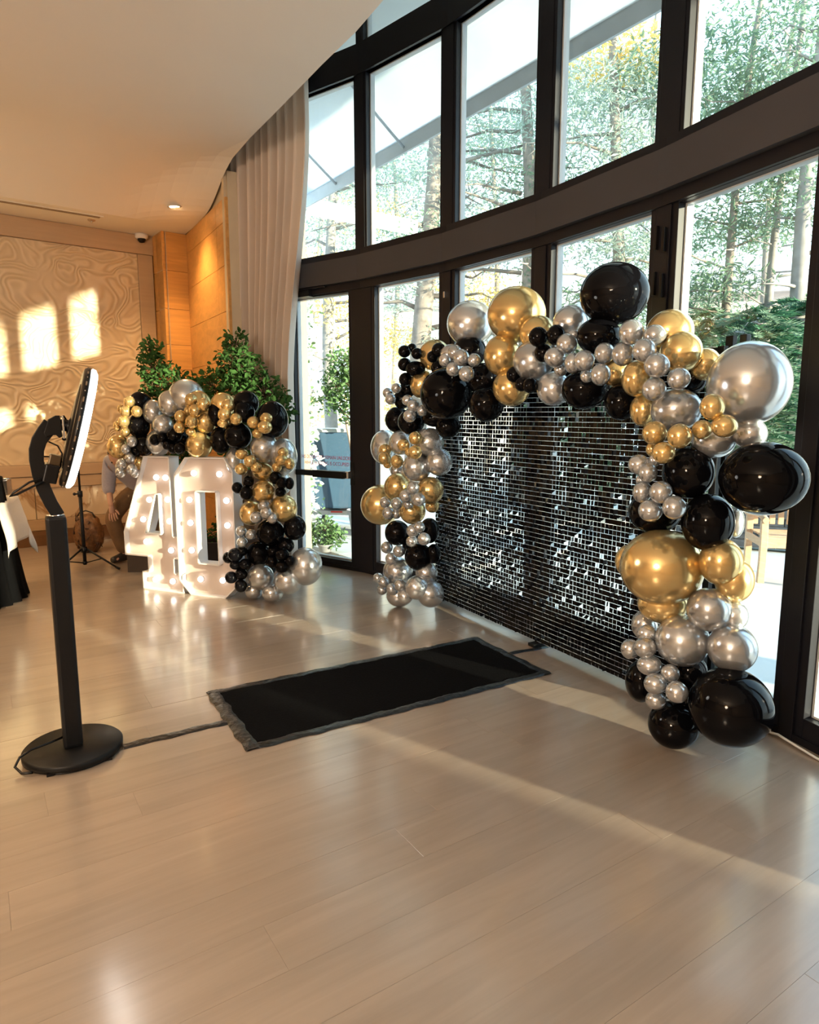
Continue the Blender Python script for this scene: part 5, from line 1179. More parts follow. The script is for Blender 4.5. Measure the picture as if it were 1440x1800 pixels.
BALLOONS = """
b -0.037 5.097 2.017 0.048 0.046 0
b 0.019 5.119 2.045 0.034 0.033 1
b 0.054 4.956 1.989 0.043 0.041 2
b -0.036 5.095 1.921 0.052 0.050 3
b 0.044 5.014 1.886 0.074 0.057 4
b -0.029 5.082 1.812 0.052 0.051 5
g 0.183 5.033 1.985 0.115 0.114 6
b 0.197 4.605 1.983 0.049 0.048 7
b 0.156 4.636 1.941 0.039 0.040 8
b 0.204 4.876 1.882 0.052 0.056 9
g 0.096 5.084 1.774 0.093 0.107 10
b 0.255 4.706 1.695 0.182 0.180 11
s -0.171 5.312 1.720 0.041 0.040 12
s -0.099 5.144 1.750 0.039 0.039 13
s -0.144 5.204 1.670 0.044 0.043 14
b -0.056 5.291 1.671 0.070 0.077 15
b -0.015 5.279 1.747 0.067 0.066 16
s -0.014 4.975 1.656 0.042 0.041 17
s 0.027 4.801 1.615 0.045 0.045 18
s 0.089 4.794 1.581 0.039 0.039 19
s 0.002 4.806 1.544 0.047 0.046 20
b -0.097 5.445 1.511 0.101 0.105 21
b 0.013 5.129 1.498 0.103 0.099 22
b 0.192 4.977 1.527 0.102 0.066 23
b 0.277 4.868 1.469 0.090 0.087 24
s -0.208 5.719 1.276 0.124 0.151 25
s -0.069 5.315 1.332 0.096 0.098 26
g 0.044 4.874 1.384 0.050 0.050 27
g -0.045 5.009 1.329 0.048 0.048 28
g -0.002 4.994 1.277 0.034 0.033 29
g 0.040 4.820 1.286 0.051 0.051 30
g -0.194 5.331 1.273 0.052 0.052 31
g -0.196 5.274 1.214 0.052 0.054 32
g -0.095 5.077 1.202 0.050 0.052 33
g -0.174 5.296 1.165 0.036 0.036 34
s 0.147 4.995 1.350 0.108 0.108 35
s 0.218 4.972 1.205 0.102 0.103 36
s 0.054 5.018 1.161 0.109 0.109 37
s -0.102 5.454 1.099 0.057 0.054 38
g -0.094 5.359 0.977 0.112 0.112 39
g 0.155 4.982 0.991 0.101 0.104 40
g -0.244 5.682 0.787 0.175 0.175 41
s 0.028 4.860 1.023 0.048 0.048 42
s -0.026 4.915 0.956 0.049 0.049 43
s 0.066 4.794 0.947 0.050 0.050 44
s -0.008 5.005 0.883 0.039 0.037 45
s -0.096 5.058 0.882 0.048 0.048 46
s -0.192 5.287 0.861 0.046 0.046 47
s -0.162 5.154 0.794 0.051 0.051 48
s -0.102 5.170 0.786 0.038 0.041 49
g 0.024 5.191 0.803 0.103 0.103 50
g 0.173 5.050 0.864 0.055 0.053 51
b -0.100 5.368 0.600 0.102 0.104 52
b 0.152 5.048 0.674 0.077 0.098 53
s 0.025 4.906 0.698 0.048 0.049 54
s 0.071 4.886 0.727 0.045 0.045 55
s 0.017 4.921 0.615 0.043 0.043 56
s 0.105 4.746 0.666 0.047 0.047 57
s -0.182 5.271 0.497 0.049 0.049 58
s -0.082 5.074 0.508 0.047 0.047 59
s -0.144 5.163 0.430 0.048 0.048 60
b 0.068 5.073 0.467 0.107 0.107 61
b 0.185 5.030 0.498 0.056 0.077 62
s -0.098 5.446 0.256 0.124 0.130 63
s 0.132 5.062 0.338 0.086 0.088 64
s -0.263 5.452 0.201 0.043 0.043 65
s -0.209 5.297 0.207 0.048 0.048 66
s -0.225 5.345 0.128 0.043 0.042 67
s -0.142 5.200 0.174 0.044 0.047 68
s -0.071 5.054 0.243 0.048 0.048 69
s -0.034 5.030 0.160 0.060 0.060 70
s -0.082 5.297 0.095 0.107 0.093 71
s 0.058 4.969 0.246 0.090 0.092 72
s 0.162 4.989 0.191 0.104 0.103 73
b 0.025 5.392 0.490 0.085 0.128 74
s 0.025 5.432 1.054 0.113 0.127 75
s 0.411 4.632 2.158 0.160 0.151 76
b 0.403 4.586 1.973 0.111 0.108 77
s 0.279 4.562 1.951 0.076 0.067 78
s 0.238 4.532 1.910 0.045 0.048 79
s 0.294 4.434 1.951 0.047 0.050 80
s 0.325 4.299 1.907 0.052 0.054 81
s 0.401 4.247 1.887 0.041 0.043 82
s 0.281 4.376 1.841 0.047 0.047 83
s 0.352 4.211 1.802 0.049 0.050 84
g 0.652 4.210 2.156 0.178 0.168 85
g 0.746 4.005 2.021 0.105 0.103 86
g 0.566 4.200 1.913 0.111 0.124 87
b 0.703 3.756 1.974 0.053 0.055 88
b 0.780 3.662 1.974 0.050 0.054 89
b 0.743 3.808 1.894 0.050 0.052 90
b 0.613 3.995 1.786 0.046 0.048 91
b 0.645 3.920 1.728 0.040 0.042 92
b 0.681 3.836 1.717 0.044 0.044 93
s 0.888 3.796 2.054 0.098 0.095 94
b 1.033 3.501 2.157 0.171 0.154 95
b 0.963 3.503 1.951 0.110 0.092 96
s 0.719 3.971 1.861 0.119 0.118 97
s 0.822 3.588 1.920 0.055 0.055 98
s 0.760 3.576 1.852 0.056 0.053 99
s 0.805 3.638 1.792 0.037 0.037 100
s 0.833 3.488 1.815 0.043 0.052 101
s 0.862 3.376 1.818 0.052 0.052 102
s 0.898 3.456 1.750 0.033 0.037 103
s 0.943 3.315 1.849 0.048 0.051 104
s 0.922 3.292 1.746 0.048 0.053 105
s 0.860 3.602 1.967 0.032 0.027 106
g 0.627 4.174 1.719 0.116 0.116 107
b 0.487 4.459 1.781 0.106 0.107 108
b 0.497 4.382 1.623 0.115 0.117 109
s 0.816 3.841 1.699 0.097 0.097 110
b 0.927 3.606 1.687 0.120 0.106 111
b 1.068 3.420 1.619 0.084 0.093 112
b 0.885 3.882 1.758 0.069 0.070 113
g 1.048 3.475 1.767 0.071 0.073 114
g 1.217 3.217 1.938 0.107 0.102 115
s 1.019 3.162 1.930 0.056 0.058 116
s 1.103 3.095 1.908 0.051 0.048 117
s 1.005 3.226 1.838 0.052 0.057 118
s 1.042 3.041 1.837 0.052 0.053 119
s 1.069 2.952 1.765 0.055 0.053 120
s 1.074 2.985 1.666 0.052 0.052 121
s 1.155 2.923 1.708 0.048 0.048 122
g 1.223 3.087 1.833 0.092 0.093 123
g 1.065 3.202 1.722 0.068 0.084 124
g 1.124 3.261 1.577 0.061 0.079 125
s 1.209 3.071 1.576 0.112 0.099 126
g 1.346 3.113 1.782 0.069 0.074 127
b 1.325 3.190 1.719 0.065 0.069 128
s 1.423 2.857 1.683 0.165 0.176 129
g 1.210 2.706 1.586 0.049 0.053 130
g 1.219 2.810 1.494 0.041 0.041 131
g 1.249 2.676 1.511 0.050 0.046 132
g 1.127 2.810 1.467 0.050 0.053 133
g 1.081 2.971 1.475 0.054 0.053 134
g 1.102 3.057 1.400 0.026 0.033 135
g 1.094 2.888 1.393 0.049 0.047 136
s 1.340 2.962 1.445 0.092 0.079 137
s 1.445 2.858 1.475 0.068 0.067 138
b 1.251 2.998 1.299 0.112 0.118 139
b 1.448 2.733 1.297 0.169 0.151 140
s 1.051 3.065 1.329 0.049 0.047 141
s 1.069 2.994 1.297 0.042 0.045 142
s 1.112 3.038 1.351 0.027 0.030 143
s 1.077 3.100 1.253 0.025 0.029 144
s 1.052 3.004 1.209 0.044 0.050 145
s 1.088 2.878 1.223 0.049 0.050 146
s 1.063 2.924 1.136 0.052 0.049 147
s 1.120 2.803 1.167 0.049 0.051 148
b 1.174 3.172 1.094 0.121 0.104 149
b 1.318 2.920 1.085 0.112 0.127 150
s 1.446 2.918 1.082 0.032 0.065 151
g 1.175 3.050 0.851 0.188 0.177 152
g 1.103 3.297 0.826 0.068 0.084 153
g 1.202 3.083 0.667 0.115 0.093 154
g 1.372 2.885 0.914 0.093 0.105 155
g 1.439 2.889 0.831 0.082 0.101 156
s 1.336 2.889 0.696 0.096 0.097 157
s 1.438 2.871 0.674 0.061 0.066 158
s 1.252 2.954 0.528 0.119 0.116 159
s 1.418 2.825 0.540 0.104 0.106 160
s 1.162 3.194 0.526 0.064 0.073 161
s 1.121 3.044 0.530 0.045 0.045 162
s 1.070 3.113 0.431 0.046 0.049 163
s 1.096 2.987 0.484 0.051 0.050 164
s 1.115 2.973 0.403 0.057 0.047 165
s 1.177 2.885 0.399 0.041 0.042 166
s 1.111 2.879 0.352 0.051 0.048 167
s 1.173 2.791 0.351 0.048 0.048 168
s 1.133 2.920 0.257 0.046 0.044 169
b 1.160 3.198 0.233 0.076 0.107 170
b 1.326 3.027 0.359 0.079 0.077 171
b 1.391 2.750 0.302 0.173 0.169 172
b 1.242 2.972 0.111 0.115 0.109 173
b 1.341 3.042 0.211 0.081 0.092 174
b -2.349 5.921 1.650 0.098 0.102 175
g -2.399 5.812 1.659 0.048 0.051 176
g -2.502 5.869 1.603 0.028 0.036 177
g -2.431 5.802 1.578 0.048 0.051 178
g -2.331 5.788 1.578 0.047 0.051 179
g -2.459 5.811 1.493 0.048 0.053 180
g -2.545 5.873 1.451 0.033 0.045 181
g -2.459 5.833 1.400 0.040 0.042 182
b -2.369 5.907 1.455 0.093 0.108 183
g -2.588 5.973 1.268 0.096 0.107 184
s -2.388 5.787 1.323 0.044 0.050 185
s -2.449 5.798 1.256 0.039 0.045 186
s -2.418 5.797 1.178 0.042 0.045 187
s -2.500 5.815 1.128 0.046 0.050 188
s -2.390 5.756 1.085 0.044 0.048 189
s -2.500 5.783 1.054 0.045 0.048 190
s -2.380 5.794 1.043 0.036 0.036 191
g -2.372 5.887 1.129 0.045 0.061 192
s -2.562 5.911 1.091 0.037 0.052 193
b -2.334 5.895 1.287 0.088 0.097 194
b -2.392 5.873 1.245 0.051 0.063 195
b -2.266 5.808 1.248 0.042 0.045 196
s -2.228 5.879 1.574 0.087 0.107 197
s -2.024 5.755 1.647 0.108 0.112 198
s -1.900 5.786 1.703 0.151 0.148 199
g -1.782 5.713 1.642 0.109 0.112 200
g -1.804 5.604 1.672 0.052 0.056 201
g -1.692 5.565 1.635 0.050 0.053 202
g -1.759 5.556 1.584 0.054 0.056 203
g -1.850 5.641 1.582 0.030 0.040 204
g -1.899 5.605 1.537 0.049 0.054 205
g -1.790 5.557 1.495 0.054 0.057 206
g -1.908 5.598 1.446 0.048 0.050 207
g -1.818 5.598 1.409 0.041 0.037 208
s -2.110 5.774 1.463 0.089 0.091 209
g -1.711 5.667 1.492 0.092 0.098 210
s -2.175 5.839 1.311 0.107 0.114 211
b -2.168 5.731 1.339 0.044 0.050 212
b -2.100 5.718 1.357 0.044 0.050 213
b -2.051 5.690 1.293 0.039 0.041 214
b -1.999 5.725 1.375 0.069 0.064 215
b -1.938 5.661 1.270 0.050 0.052 216
b -2.006 5.696 1.268 0.042 0.047 217
g -1.773 5.667 1.297 0.109 0.113 218
b -1.995 5.798 1.340 0.093 0.104 219
g -1.555 5.654 1.632 0.103 0.103 220
b -1.598 5.627 1.555 0.075 0.108 221
g -1.469 5.487 1.623 0.057 0.053 222
g -1.495 5.464 1.551 0.054 0.058 223
g -1.516 5.493 1.482 0.048 0.039 224
g -1.392 5.428 1.516 0.049 0.050 225
b -1.342 5.569 1.644 0.105 0.104 226
b -1.343 5.506 1.574 0.085 0.089 227
b -1.112 5.478 1.512 0.129 0.150 228
g -1.247 5.399 1.489 0.053 0.052 229
g -1.133 5.359 1.523 0.054 0.046 230
g -1.142 5.330 1.455 0.059 0.054 231
g -1.215 5.387 1.402 0.045 0.041 232
b -1.409 5.529 1.377 0.113 0.116 233
b -1.578 5.620 1.340 0.086 0.112 234
b -1.746 5.753 1.391 0.071 0.073 235
s -1.181 5.471 1.280 0.115 0.117 236
s -1.027 5.480 1.212 0.109 0.150 237
s -1.463 5.601 1.166 0.077 0.113 238
g -1.361 5.438 1.235 0.052 0.046 239
g -1.276 5.366 1.183 0.051 0.053 240
g -1.364 5.418 1.116 0.052 0.050 241
g -1.233 5.373 1.133 0.045 0.046 242
g -0.999 5.301 1.256 0.044 0.041 243
g -1.010 5.284 1.196 0.051 0.049 244
g -0.946 5.283 1.167 0.040 0.049 245
g -1.056 5.321 1.138 0.041 0.041 246
g -1.210 5.502 1.087 0.084 0.074 247
b -1.305 5.408 1.017 0.045 0.046 248
b -1.407 5.444 0.960 0.047 0.048 249
b -1.328 5.406 0.921 0.055 0.059 250
b -1.075 5.360 1.049 0.052 0.053 251
b -1.011 5.295 1.016 0.049 0.047 252
b -0.954 5.307 1.010 0.035 0.050 253
b -1.032 5.323 0.939 0.045 0.039 254
s -1.036 5.463 0.998 0.067 0.096 255
g -1.196 5.444 0.933 0.091 0.091 256
g -1.321 5.520 0.738 0.098 0.107 257
g -1.029 5.428 0.792 0.109 0.114 258
s -1.175 5.363 0.822 0.052 0.049 259
s -1.148 5.322 0.771 0.052 0.053 260
s -1.239 5.353 0.729 0.052 0.050 261
s -1.104 5.327 0.730 0.046 0.050 262
b -1.147 5.448 0.587 0.115 0.115 263
b -0.943 5.430 0.632 0.093 0.105 264
s -1.391 5.449 0.598 0.044 0.049 265
s -1.300 5.406 0.578 0.044 0.047 266
s -1.381 5.424 0.510 0.046 0.047 267
b -1.030 5.460 0.478 0.074 0.069 268
b -1.269 5.512 0.397 0.099 0.105 269
b -1.514 5.471 0.371 0.045 0.049 270
b -1.439 5.423 0.406 0.064 0.057 271
b -1.387 5.437 0.434 0.047 0.043 272
b -1.441 5.445 0.314 0.056 0.040 273
b -1.356 5.405 0.330 0.050 0.048 274
b -1.485 5.439 0.210 0.053 0.052 275
b -1.399 5.431 0.240 0.053 0.049 276
b -1.400 5.410 0.145 0.053 0.054 277
b -1.033 5.324 0.428 0.058 0.053 278
b -0.963 5.299 0.381 0.041 0.045 279
b -1.033 5.313 0.328 0.061 0.053 280
b -1.126 5.377 0.357 0.049 0.054 281
b -1.127 5.431 0.428 0.056 0.057 282
s -1.243 5.450 0.212 0.110 0.112 283
s -0.860 5.422 0.308 0.139 0.160 284
s -1.005 5.409 0.190 0.116 0.112 285
s -1.141 5.414 0.083 0.088 0.077 286
s -1.316 5.518 0.077 0.080 0.073 287
b -1.218 5.579 0.283 0.087 0.103 288
s -1.136 5.571 0.876 0.085 0.131 289
"""
# ------------------------------------------------------------------ sequin wall
US = V3((.495, -.869, 0)).normalized(); NS = V3((-.869, -.495, 0)).normalized(); SA = V3((.215, 5.455, 0))
SWW, SZ0, PITCH, NROW = 2.52, .045, .0305, 60
M_seq = mat('sequin_black', (.003, .003, .004), .08, noise_s=9, noise_a=.3, spec=.12)
M_clear = translucent('glinting_grid', (.85, .88, .9), .6, .03)  # white stands in for light caught by the clear plastic grid
def sequin_wall():
    o = empty('sequin_wall', SA, ang2(US), 'black shimmering sequin panel wall standing inside the tall balloon arch', 'backdrop')
    # local: x along, -y towards the hall
    for x in (.0, SWW / 2, SWW):
        MB().box2((x - .018, .03, 0), (x + .018, .06, 1.88)).build('frame_post', M_black, o)
    for z in (.06, 1.86): MB().box2((0, .03, z - .014), (SWW, .058, z + .014)).build('frame_bar', M_black, o)
    for x in (.0, SWW / 2, SWW): MB().box2((x - .03, -.02, 0), (x + .03, .28, .02)).build('frame_foot', M_black, o)
    nc = int(SWW / PITCH)
    g = MB()
    for r in range(0, NROW + 1, 1):
        z = SZ0 + r * PITCH; g.box2((0, .002, z - .0008), (SWW, .003, z + .0008))
    tag(g.build('grid_wires', M_clear, o), kind='stuff')
    w, h = PITCH * .95, PITCH * .90
    base = [(-w / 2, 0, 0), (w / 2, 0, 0), (w / 2, 0, -h), (-w / 2, 0, -h)]
    sme = MB().add([(a, b + .0006, c) for a, b, c in base] + base, [(0, 1, 2, 3), (7, 6, 5, 4), (0, 4, 5, 1), (1, 5, 6, 2), (2, 6, 7, 3), (3, 7, 4, 0)]).mesh('sequin')
    rr = random.Random(12); S_ = []
    for c in range(nc):
        for r in range(NROW):
            x = (c + .5) * PITCH; z = SZ0 + (r + 1) * PITCH - .0015; u = x / SWW; v = r / NROW
            k = noise.noise(V3((x * 2.1, z * 1.3, 3.7))) + .5 * noise.noise(V3((x * 5, z * 4, 9.1)))
            p = .09 + .75 * max(0, k - .12) + .28 * max(0, 1 - abs(u - .60) / .35) * max(0, 1 - abs(v - .33) / .25) + .45 * max(0, 1 - abs(u - .10) / .12) * (.5 + .5 * math.sin(v * 12))
            p *= (.25 + .75 * min(1, v / .15))
            tilt = rr.gauss(.02, .035); yaw = rr.gauss(0, .05); roll = rr.gauss(0, .02)
            if rr.random() < p:
                if rr.random() < .75: yaw = rr.choice((-1, 1)) * rr.uniform(.9, 1.5)
                else: tilt = rr.uniform(.8, 1.4)
            S_.append((x, z, tilt, yaw, roll))
    S_.sort(key=lambda s: -(s[0] + .0 * s[1]))
    near = [s for s in S_ if .95 < s[0] < 2.05 and .5 < s[1] < 1.9]
    near.sort(key=lambda s: -s[0]); keep = set(id(s) for s in near[:300])
    rest = MB()
    for s in S_:
        x, z, t, y, rl = s
        R = Matrix.Rotation(y, 3, 'Z') @ Matrix.Rotation(-t, 3, 'X') @ Matrix.Rotation(rl, 3, 'Y')
        if id(s) in keep:
            q = link('sequin', sme, M_seq, o, (x, 0, z)); q.rotation_euler = R.to_euler()
        else: rest.add([R @ V3(p) + V3((x, 0, z)) for p in base], [(0, 1, 2, 3)])
    tag(rest.build('sequins', M_seq, o), kind='stuff')
    # pole tops with clamps and a ballast box showing at the right
    MB().box2((SWW - .02, .09, 0), (SWW + .02, .12, 1.93)).build('support_pole', M_black, o)
    MB().box2((SWW + .06, .08, 1.74), (SWW + .095, .115, 1.93)).build('pole_clamp', M_blackpl, o, .004)
    MB().box2((SWW - .10, .07, .0), (SWW + .14, .22, .26)).build('ballast_box', M_blackpl, o, .004)
sequin_wall()

# ------------------------------------------------------------------ balloons
def balloon_mat(name, col, metal, rough, coat):
    m = bpy.data.materials.new(name); m.use_nodes = True; nt = m.node_tree; b = nt.nodes['Principled BSDF']
    b.inputs['Metallic'].default_value = metal; b.inputs['Roughness'].default_value = rough; b.inputs['Coat Weight'].default_value = coat; b.inputs['Coat Roughness'].default_value = .03
    oi = nt.nodes.new('ShaderNodeObjectInfo'); mr = nt.nodes.new('ShaderNodeMapRange'); mr.inputs['To Min'].default_value = .86; mr.inputs['To Max'].default_value = 1.1
    vm = nt.nodes.new('ShaderNodeVectorMath'); vm.operation = 'SCALE'; vm.inputs[0].default_value = col
    nt.links.new(oi.outputs['Random'], mr.inputs['Value']); nt.links.new(mr.outputs[0], vm.inputs['Scale']); nt.links.new(vm.outputs[0], b.inputs['Base Color']); return m
BM = {'s': balloon_mat('chrome_silver_latex', (.56, .585, .61), .74, .22, .2), 'g': balloon_mat('chrome_gold_latex', (.76, .56, .25), .76, .21, .2),
      'b': balloon_mat('black_latex', (.003, .003, .004), 0.0, .06, .0)}
BM['b'].node_tree.nodes['Principled BSDF'].inputs['Specular IOR Level'].default_value = .14
prof = []
for i in range(23):
    a = math.pi * i / 22; r = math.sin(a); z = -math.cos(a)
    if z > .2: r *= 1 - .10 * ((z - .2) / .8) ** 2; z = z + .10 * ((z - .2) / .8) ** 2
    prof.append((max(r, 1e-6), z))
prof[-1] = (.035, 1.095); prof += [(.03, 1.13), (.055, 1.17), (.06, 1.19)]
BMESH = {}
for n_, seg in (('big', 40), ('small', 22)):
    pr = prof if n_ == 'big' else prof[0:1] + prof[1:22:2] + prof[22:]
    for k in 'sgb':
        me = MB().lathe(pr, seg, (0, 0, 0), Matrix.Rotation(-math.pi / 2, 3, 'X')).mesh('balloon_%s_%s' % (n_, {'s': 'silver', 'g': 'gold', 'b': 'black'}[k])); me.materials.append(BM[k]); BMESH[n_, k] = me
rb = random.Random(5)
for ln in BALLOONS.strip().split('\n'):
    k, x, y, z, rx, rz, li = ln.split(); x, y, z, rx, rz = map(float, (x, y, z, rx, rz)); lab, grp = BALLOON_TEXT[int(li)]
    size = 'big' if rx > .075 else 'small'
    b = bpy.data.objects.new('balloon', BMESH[size, k]); COL.objects.link(b)
    b.location = (x, y, z); b.scale = (rx, (rx + rz) / 2, rz)
    b.rotation_euler = (rb.uniform(-.12, .12), 0, math.atan2(-x, y) + rb.uniform(-.25, .25))
    tag(b, lab, 'balloon', grp or None)

# ------------------------------------------------------------------ outside: patio
M_pave = mat('patio_stone', (.72, .72, .70), .8, noise_s=3, noise_a=.05, rand=.05, bump=.1)
pt = MB(); pt.prism([(40, -30), (60, 60), (-30, 60), (-12, 8), tuple(VP[0].xy), tuple(VP[3].xy), tuple(VP[7].xy), (2.6, -2)], -.25, -.075)
pa = pt.build('patio', M_pave); tag(pa, 'sunlit pale stone patio outside the glass front', 'patio', kind='structure')
slab = MB().box((0, 0, 0), (.892, .592, .05)).build('paving_slab', M_pave, pa, .004); me_slab = slab.data; bpy.data.objects.remove(slab)
ns = 0
for i in range(-16, 12):
    for j in range(0, 22):
        c = FC + FU * (i * .9 + (.45 if j % 2 else 0)) + FN * (.55 + j * .6)
        s_ = (c - FC).dot(FU); h = (c - FC).dot(FN)
        hb = .003 * s_ ** 3 - .061 * s_ ** 2 - .074 * s_ + .146
        if abs(s_) < 4 and h < hb + .40: continue
        if not in_view(c, .06) or ns >= 290: continue
        q = link('paving_slab', me_slab, None, pa, (c.x, c.y, -.055 + rf.uniform(-.001, .001))); q.rotation_euler = (0, 0, ang2(FU)); ns += 1

# awning over the patio
M_canvas = translucent('white_canvas', (.86, .90, .93), .7, .02)
aw = empty('awning', (0, 0, 0), 0, 'white canvas awning sloping out over the patio above the windows', 'awning')
def fpt(s, d, z): p = FC + FU * s + FN * d; return (p.x, p.y, z)
vs = []; fs = []; ns_, nd_ = 40, 8
for i in range(ns_ + 1):
    for j in range(nd_ + 1):
        s_ = -6.1 + 14.6 * i / ns_; t = j / nd_; d0 = .22 if s_ > -3.2 else .22
        vs.append(fpt(s_, .25 + (1.5 - .25) * t, 5.66 - (.88 - .018 * (min(s_, 2.3) + 6.1)) * t - .035 * math.sin(math.pi * t) * (.6 + .4 * math.cos(i * 1.9))))
for i in range(ns_):
    for j in range(nd_): a = i * (nd_ + 1) + j; fs.append((a, a + 1, a + nd_ + 2, a + nd_ + 1))
cv = MB().add(vs, fs, True).build('canvas', M_canvas, aw); md = cv.modifiers.new('t', 'SOLIDIFY'); md.thickness = .004
fb = MB()
for s0_, s1_ in ((-6.1, 2.3), (2.3, 8.5)):  # second stretch added out of view, hangs lower to trim the sun patches
    fb.add([fpt(s_, d_, z + .018 * (min(s_, 2.3) + 6.1)) for d_ in (1.5, 1.53) for s_ in (s0_, s1_) for z in (4.62 if s0_ < 0 else 4.30, 4.80)], [(0, 1, 3, 2), (4, 6, 7, 5), (0, 4, 5, 1), (2, 3, 7, 6), (0, 2, 6, 4), (1, 5, 7, 3)])
fb.build('front_bar', mat('awning_grey', (.46, .51, .56), .5, noise_s=5), aw)
MB().add([fpt(-6.1, d, z) for d in (1.53, 3.6) for z in (4.52, 4.76)] + [fpt(-6.07, d, z) for d in (1.53, 3.6) for z in (4.52, 4.76)], [(0, 1, 3, 2), (4, 6, 7, 5), (0, 4, 5, 1), (2, 3, 7, 6), (0, 2, 6, 4), (1, 5, 7, 3)]).build('side_valance', M_canvas, aw)
for s_ in (-5.2, -3.6, 8.3): MB().tube([fpt(s_, .22, 5.60), fpt(s_, 1.5, 4.72)], .018, 8).build('awning_arm', MATS['awning_grey'], aw)

# cart
M_cart = mat('blue_grey_plastic', (.055, .115, .19), .45, noise_s=6, noise_a=.06); M_steel = mat('galvanised_steel', (.5, .52, .54), .4, .9, noise_s=12)
o = empty('laundry_cart', (-1.02, 9.30, -.03), -.12, 'tall blue grey bin cart on casters seen outside through the glass door', 'cart')
P = [(-.30, -.24), (.36, -.24), (.36, .28), (-.30, .28)]; b_ = [(x * .9 + .01, y * .9) for x, y in P]
MB().add([(x, y, .30) for x, y in b_] + [(x, y, 1.36) for x, y in P], [(3, 2, 1, 0), (0, 1, 5, 4), (1, 2, 6, 5), (2, 3, 7, 6), (3, 0, 4, 7), (4, 5, 6, 7)]).build('bin', M_cart, o, .03)
MB().box2((-.33, -.27, 1.34), (.39, .31, 1.39)).build('bin_rim', mat('light_grey_rim', (.55, .6, .62), .5, noise_s=6), o, .01)
MB().box2((-.34, -.27, .22), (.40, .31, .28)).build('platform', M_steel, o, .004)
MB().box2((-.02, -.276, .255), (.14, -.27, .278)).build('red_strip', mat('red_reflector', (.6, .05, .04), .3, noise_s=10), o)
MB().tube([(-.34, -.1, .25), (-.48, -.12, .25), (-.55, -.13, .22)], .02, 8).build('tow_bar', M_steel, o)
for x, y in ((-.24, -.2), (.30, -.2), (-.24, .24), (.30, .24)):
    cs = MB().box2((x - .035, y - .03, .10), (x - .028, y + .03, .22)).box2((x + .028, y - .03, .10), (x + .035, y + .03, .22)).build('caster', M_steel, o)
    MB().tube([(x - .022, y, .085), (x + .022, y, .085)], .078, 20).build('wheel', M_blackpl, cs)

# topiary in front of the cart, flower column, small pot
def pot(mb, r, h, n=20): return mb.lathe([(r * .72, 0), (r, h), (r * 1.08, h), (r * 1.08, h * .86), (r * .9, h * .86)], n)
M_gleaf = translucent('topiary_leaf', (.16, .27, .12), .35, .3)
tp = bush('topiary_tree', (-.62, 8.75, -.03), [(-.30, 0, 1.95, .24), (-.42, 0, 1.76, .20), (-.12, 0, 1.9, .28), (-.25, .0, 2.2, .22), (-.15, 0, 1.60, .17), (-.05, 0, 2.15, .25)], 'small green tree with a thin pale trunk in front of the bin cart outside', 11, 1900, parts=200, L=.055, lm=M_gleaf, stem_z0=1.4)
MB().tube([(.0, 0, .3), (-.09, 0, .9), (-.2, 0, 1.5)], [.028, .025, .022], 10).build('trunk', mat('pale_bark', (.55, .42, .36), .8, noise_s=14, noise_a=.2), tp)
pot(MB(), .2, .34).build('pot', mat('grey_pot', (.35, .35, .36), .7, noise_s=6), tp)
M_flower = translucent('white_petals', (.85, .86, .86), .4, .03)
def flower_column():
    rr = random.Random(31); o = empty('flower_column', (-1.25, 7.85, -.03), 0, 'tall column of white flowers and green leaves outside by the hinge side of the glass door', 'flowers')
    MB().tube([(0, 0, 0), (0, 0, 2.9)], .05, 10).build('column_pole', M_white, o)
    fl_ = MB(); lf_ = MB(); lv, lfc = leaf_mesh(.07, .035)
    for k in range(1150):
        z = rr.uniform(.25, 2.85); a = rr.uniform(0, 6.283); r = .06 + .11 * rr.random() + (.07 if rr.random() < .2 else 0); c = V3((r * math.cos(a), r * math.sin(a), z))
        q = rand_quat(rr)
        if k % 10 < 7: 
            s = rr.uniform(.03, .055)
            fl_.add([c] + [c + q @ V3((s * math.cos(t * 1.2566), s * math.sin(t * 1.2566), .008 * (t % 2))) for t in range(5)], [(0, t + 1, (t + 1) % 5 + 1) for t in range(5)], True)
        else: lf_.add([q @ V3(v) + c for v in lv], lfc, True)
    tag(fl_.build('blossoms', M_flower, o), kind='stuff'); tag(lf_.build('foliage', M_gleaf, o), kind='stuff')
flower_column()
gp = bush('patio_plant', (-.98, 7.66, -.03), [(0, 0, .24, .17), (.10, 0, .17, .14), (-.12, 0, .18, .13)], 'low green plant in a pot on the patio at the foot of the flower column', 12, 620, parts=100, L=.05, lm=M_gleaf, stem_z0=.1)
pot(MB(), .09, .09).build('pot', MATS['grey_pot'], gp)

# teak armchair
M_teak = grain('teak', (.62, .40, .24), .5, (3, 20, 20), .14, .6, .05, .1)
o = empty('patio_armchair', (3.33, 6.20, -.03), -.20, 'teak armchair on the patio at the right, seen behind the balloons', 'chair')
for x, y, h in ((0, 0, .60), (.56, 0, .60), (.02, .52, .92), (.54, .52, .92)):
    mb = MB(); mb.add([(x + sx * .03 + (t * -.0), y + sy * .028 + (.07 * max(0, t - .5) if y > .1 else -.02 * math.sin(t * 3)), h * t) for t in (0, .35, .7, 1) for sx, sy in ((-1, -1), (1, -1), (1, 1), (-1, 1))],
                      [(i * 4 + a, i * 4 + (a + 1) % 4, i * 4 + 4 + (a + 1) % 4, i * 4 + 4 + a) for i in range(3) for a in range(4)] + [(3, 2, 1, 0), (12, 13, 14, 15)]); mb.build('leg', M_teak, o, .004)
for x in (0, .56):
    MB().tube([(x, -.05, .605), (x, .1, .635), (x, .35, .63), (x, .56, .60)], .03, 8).build('armrest', M_teak, o)
MB().box2((.03, -.02, .34), (.53, .015, .42)).build('front_rail', M_teak, o, .004)
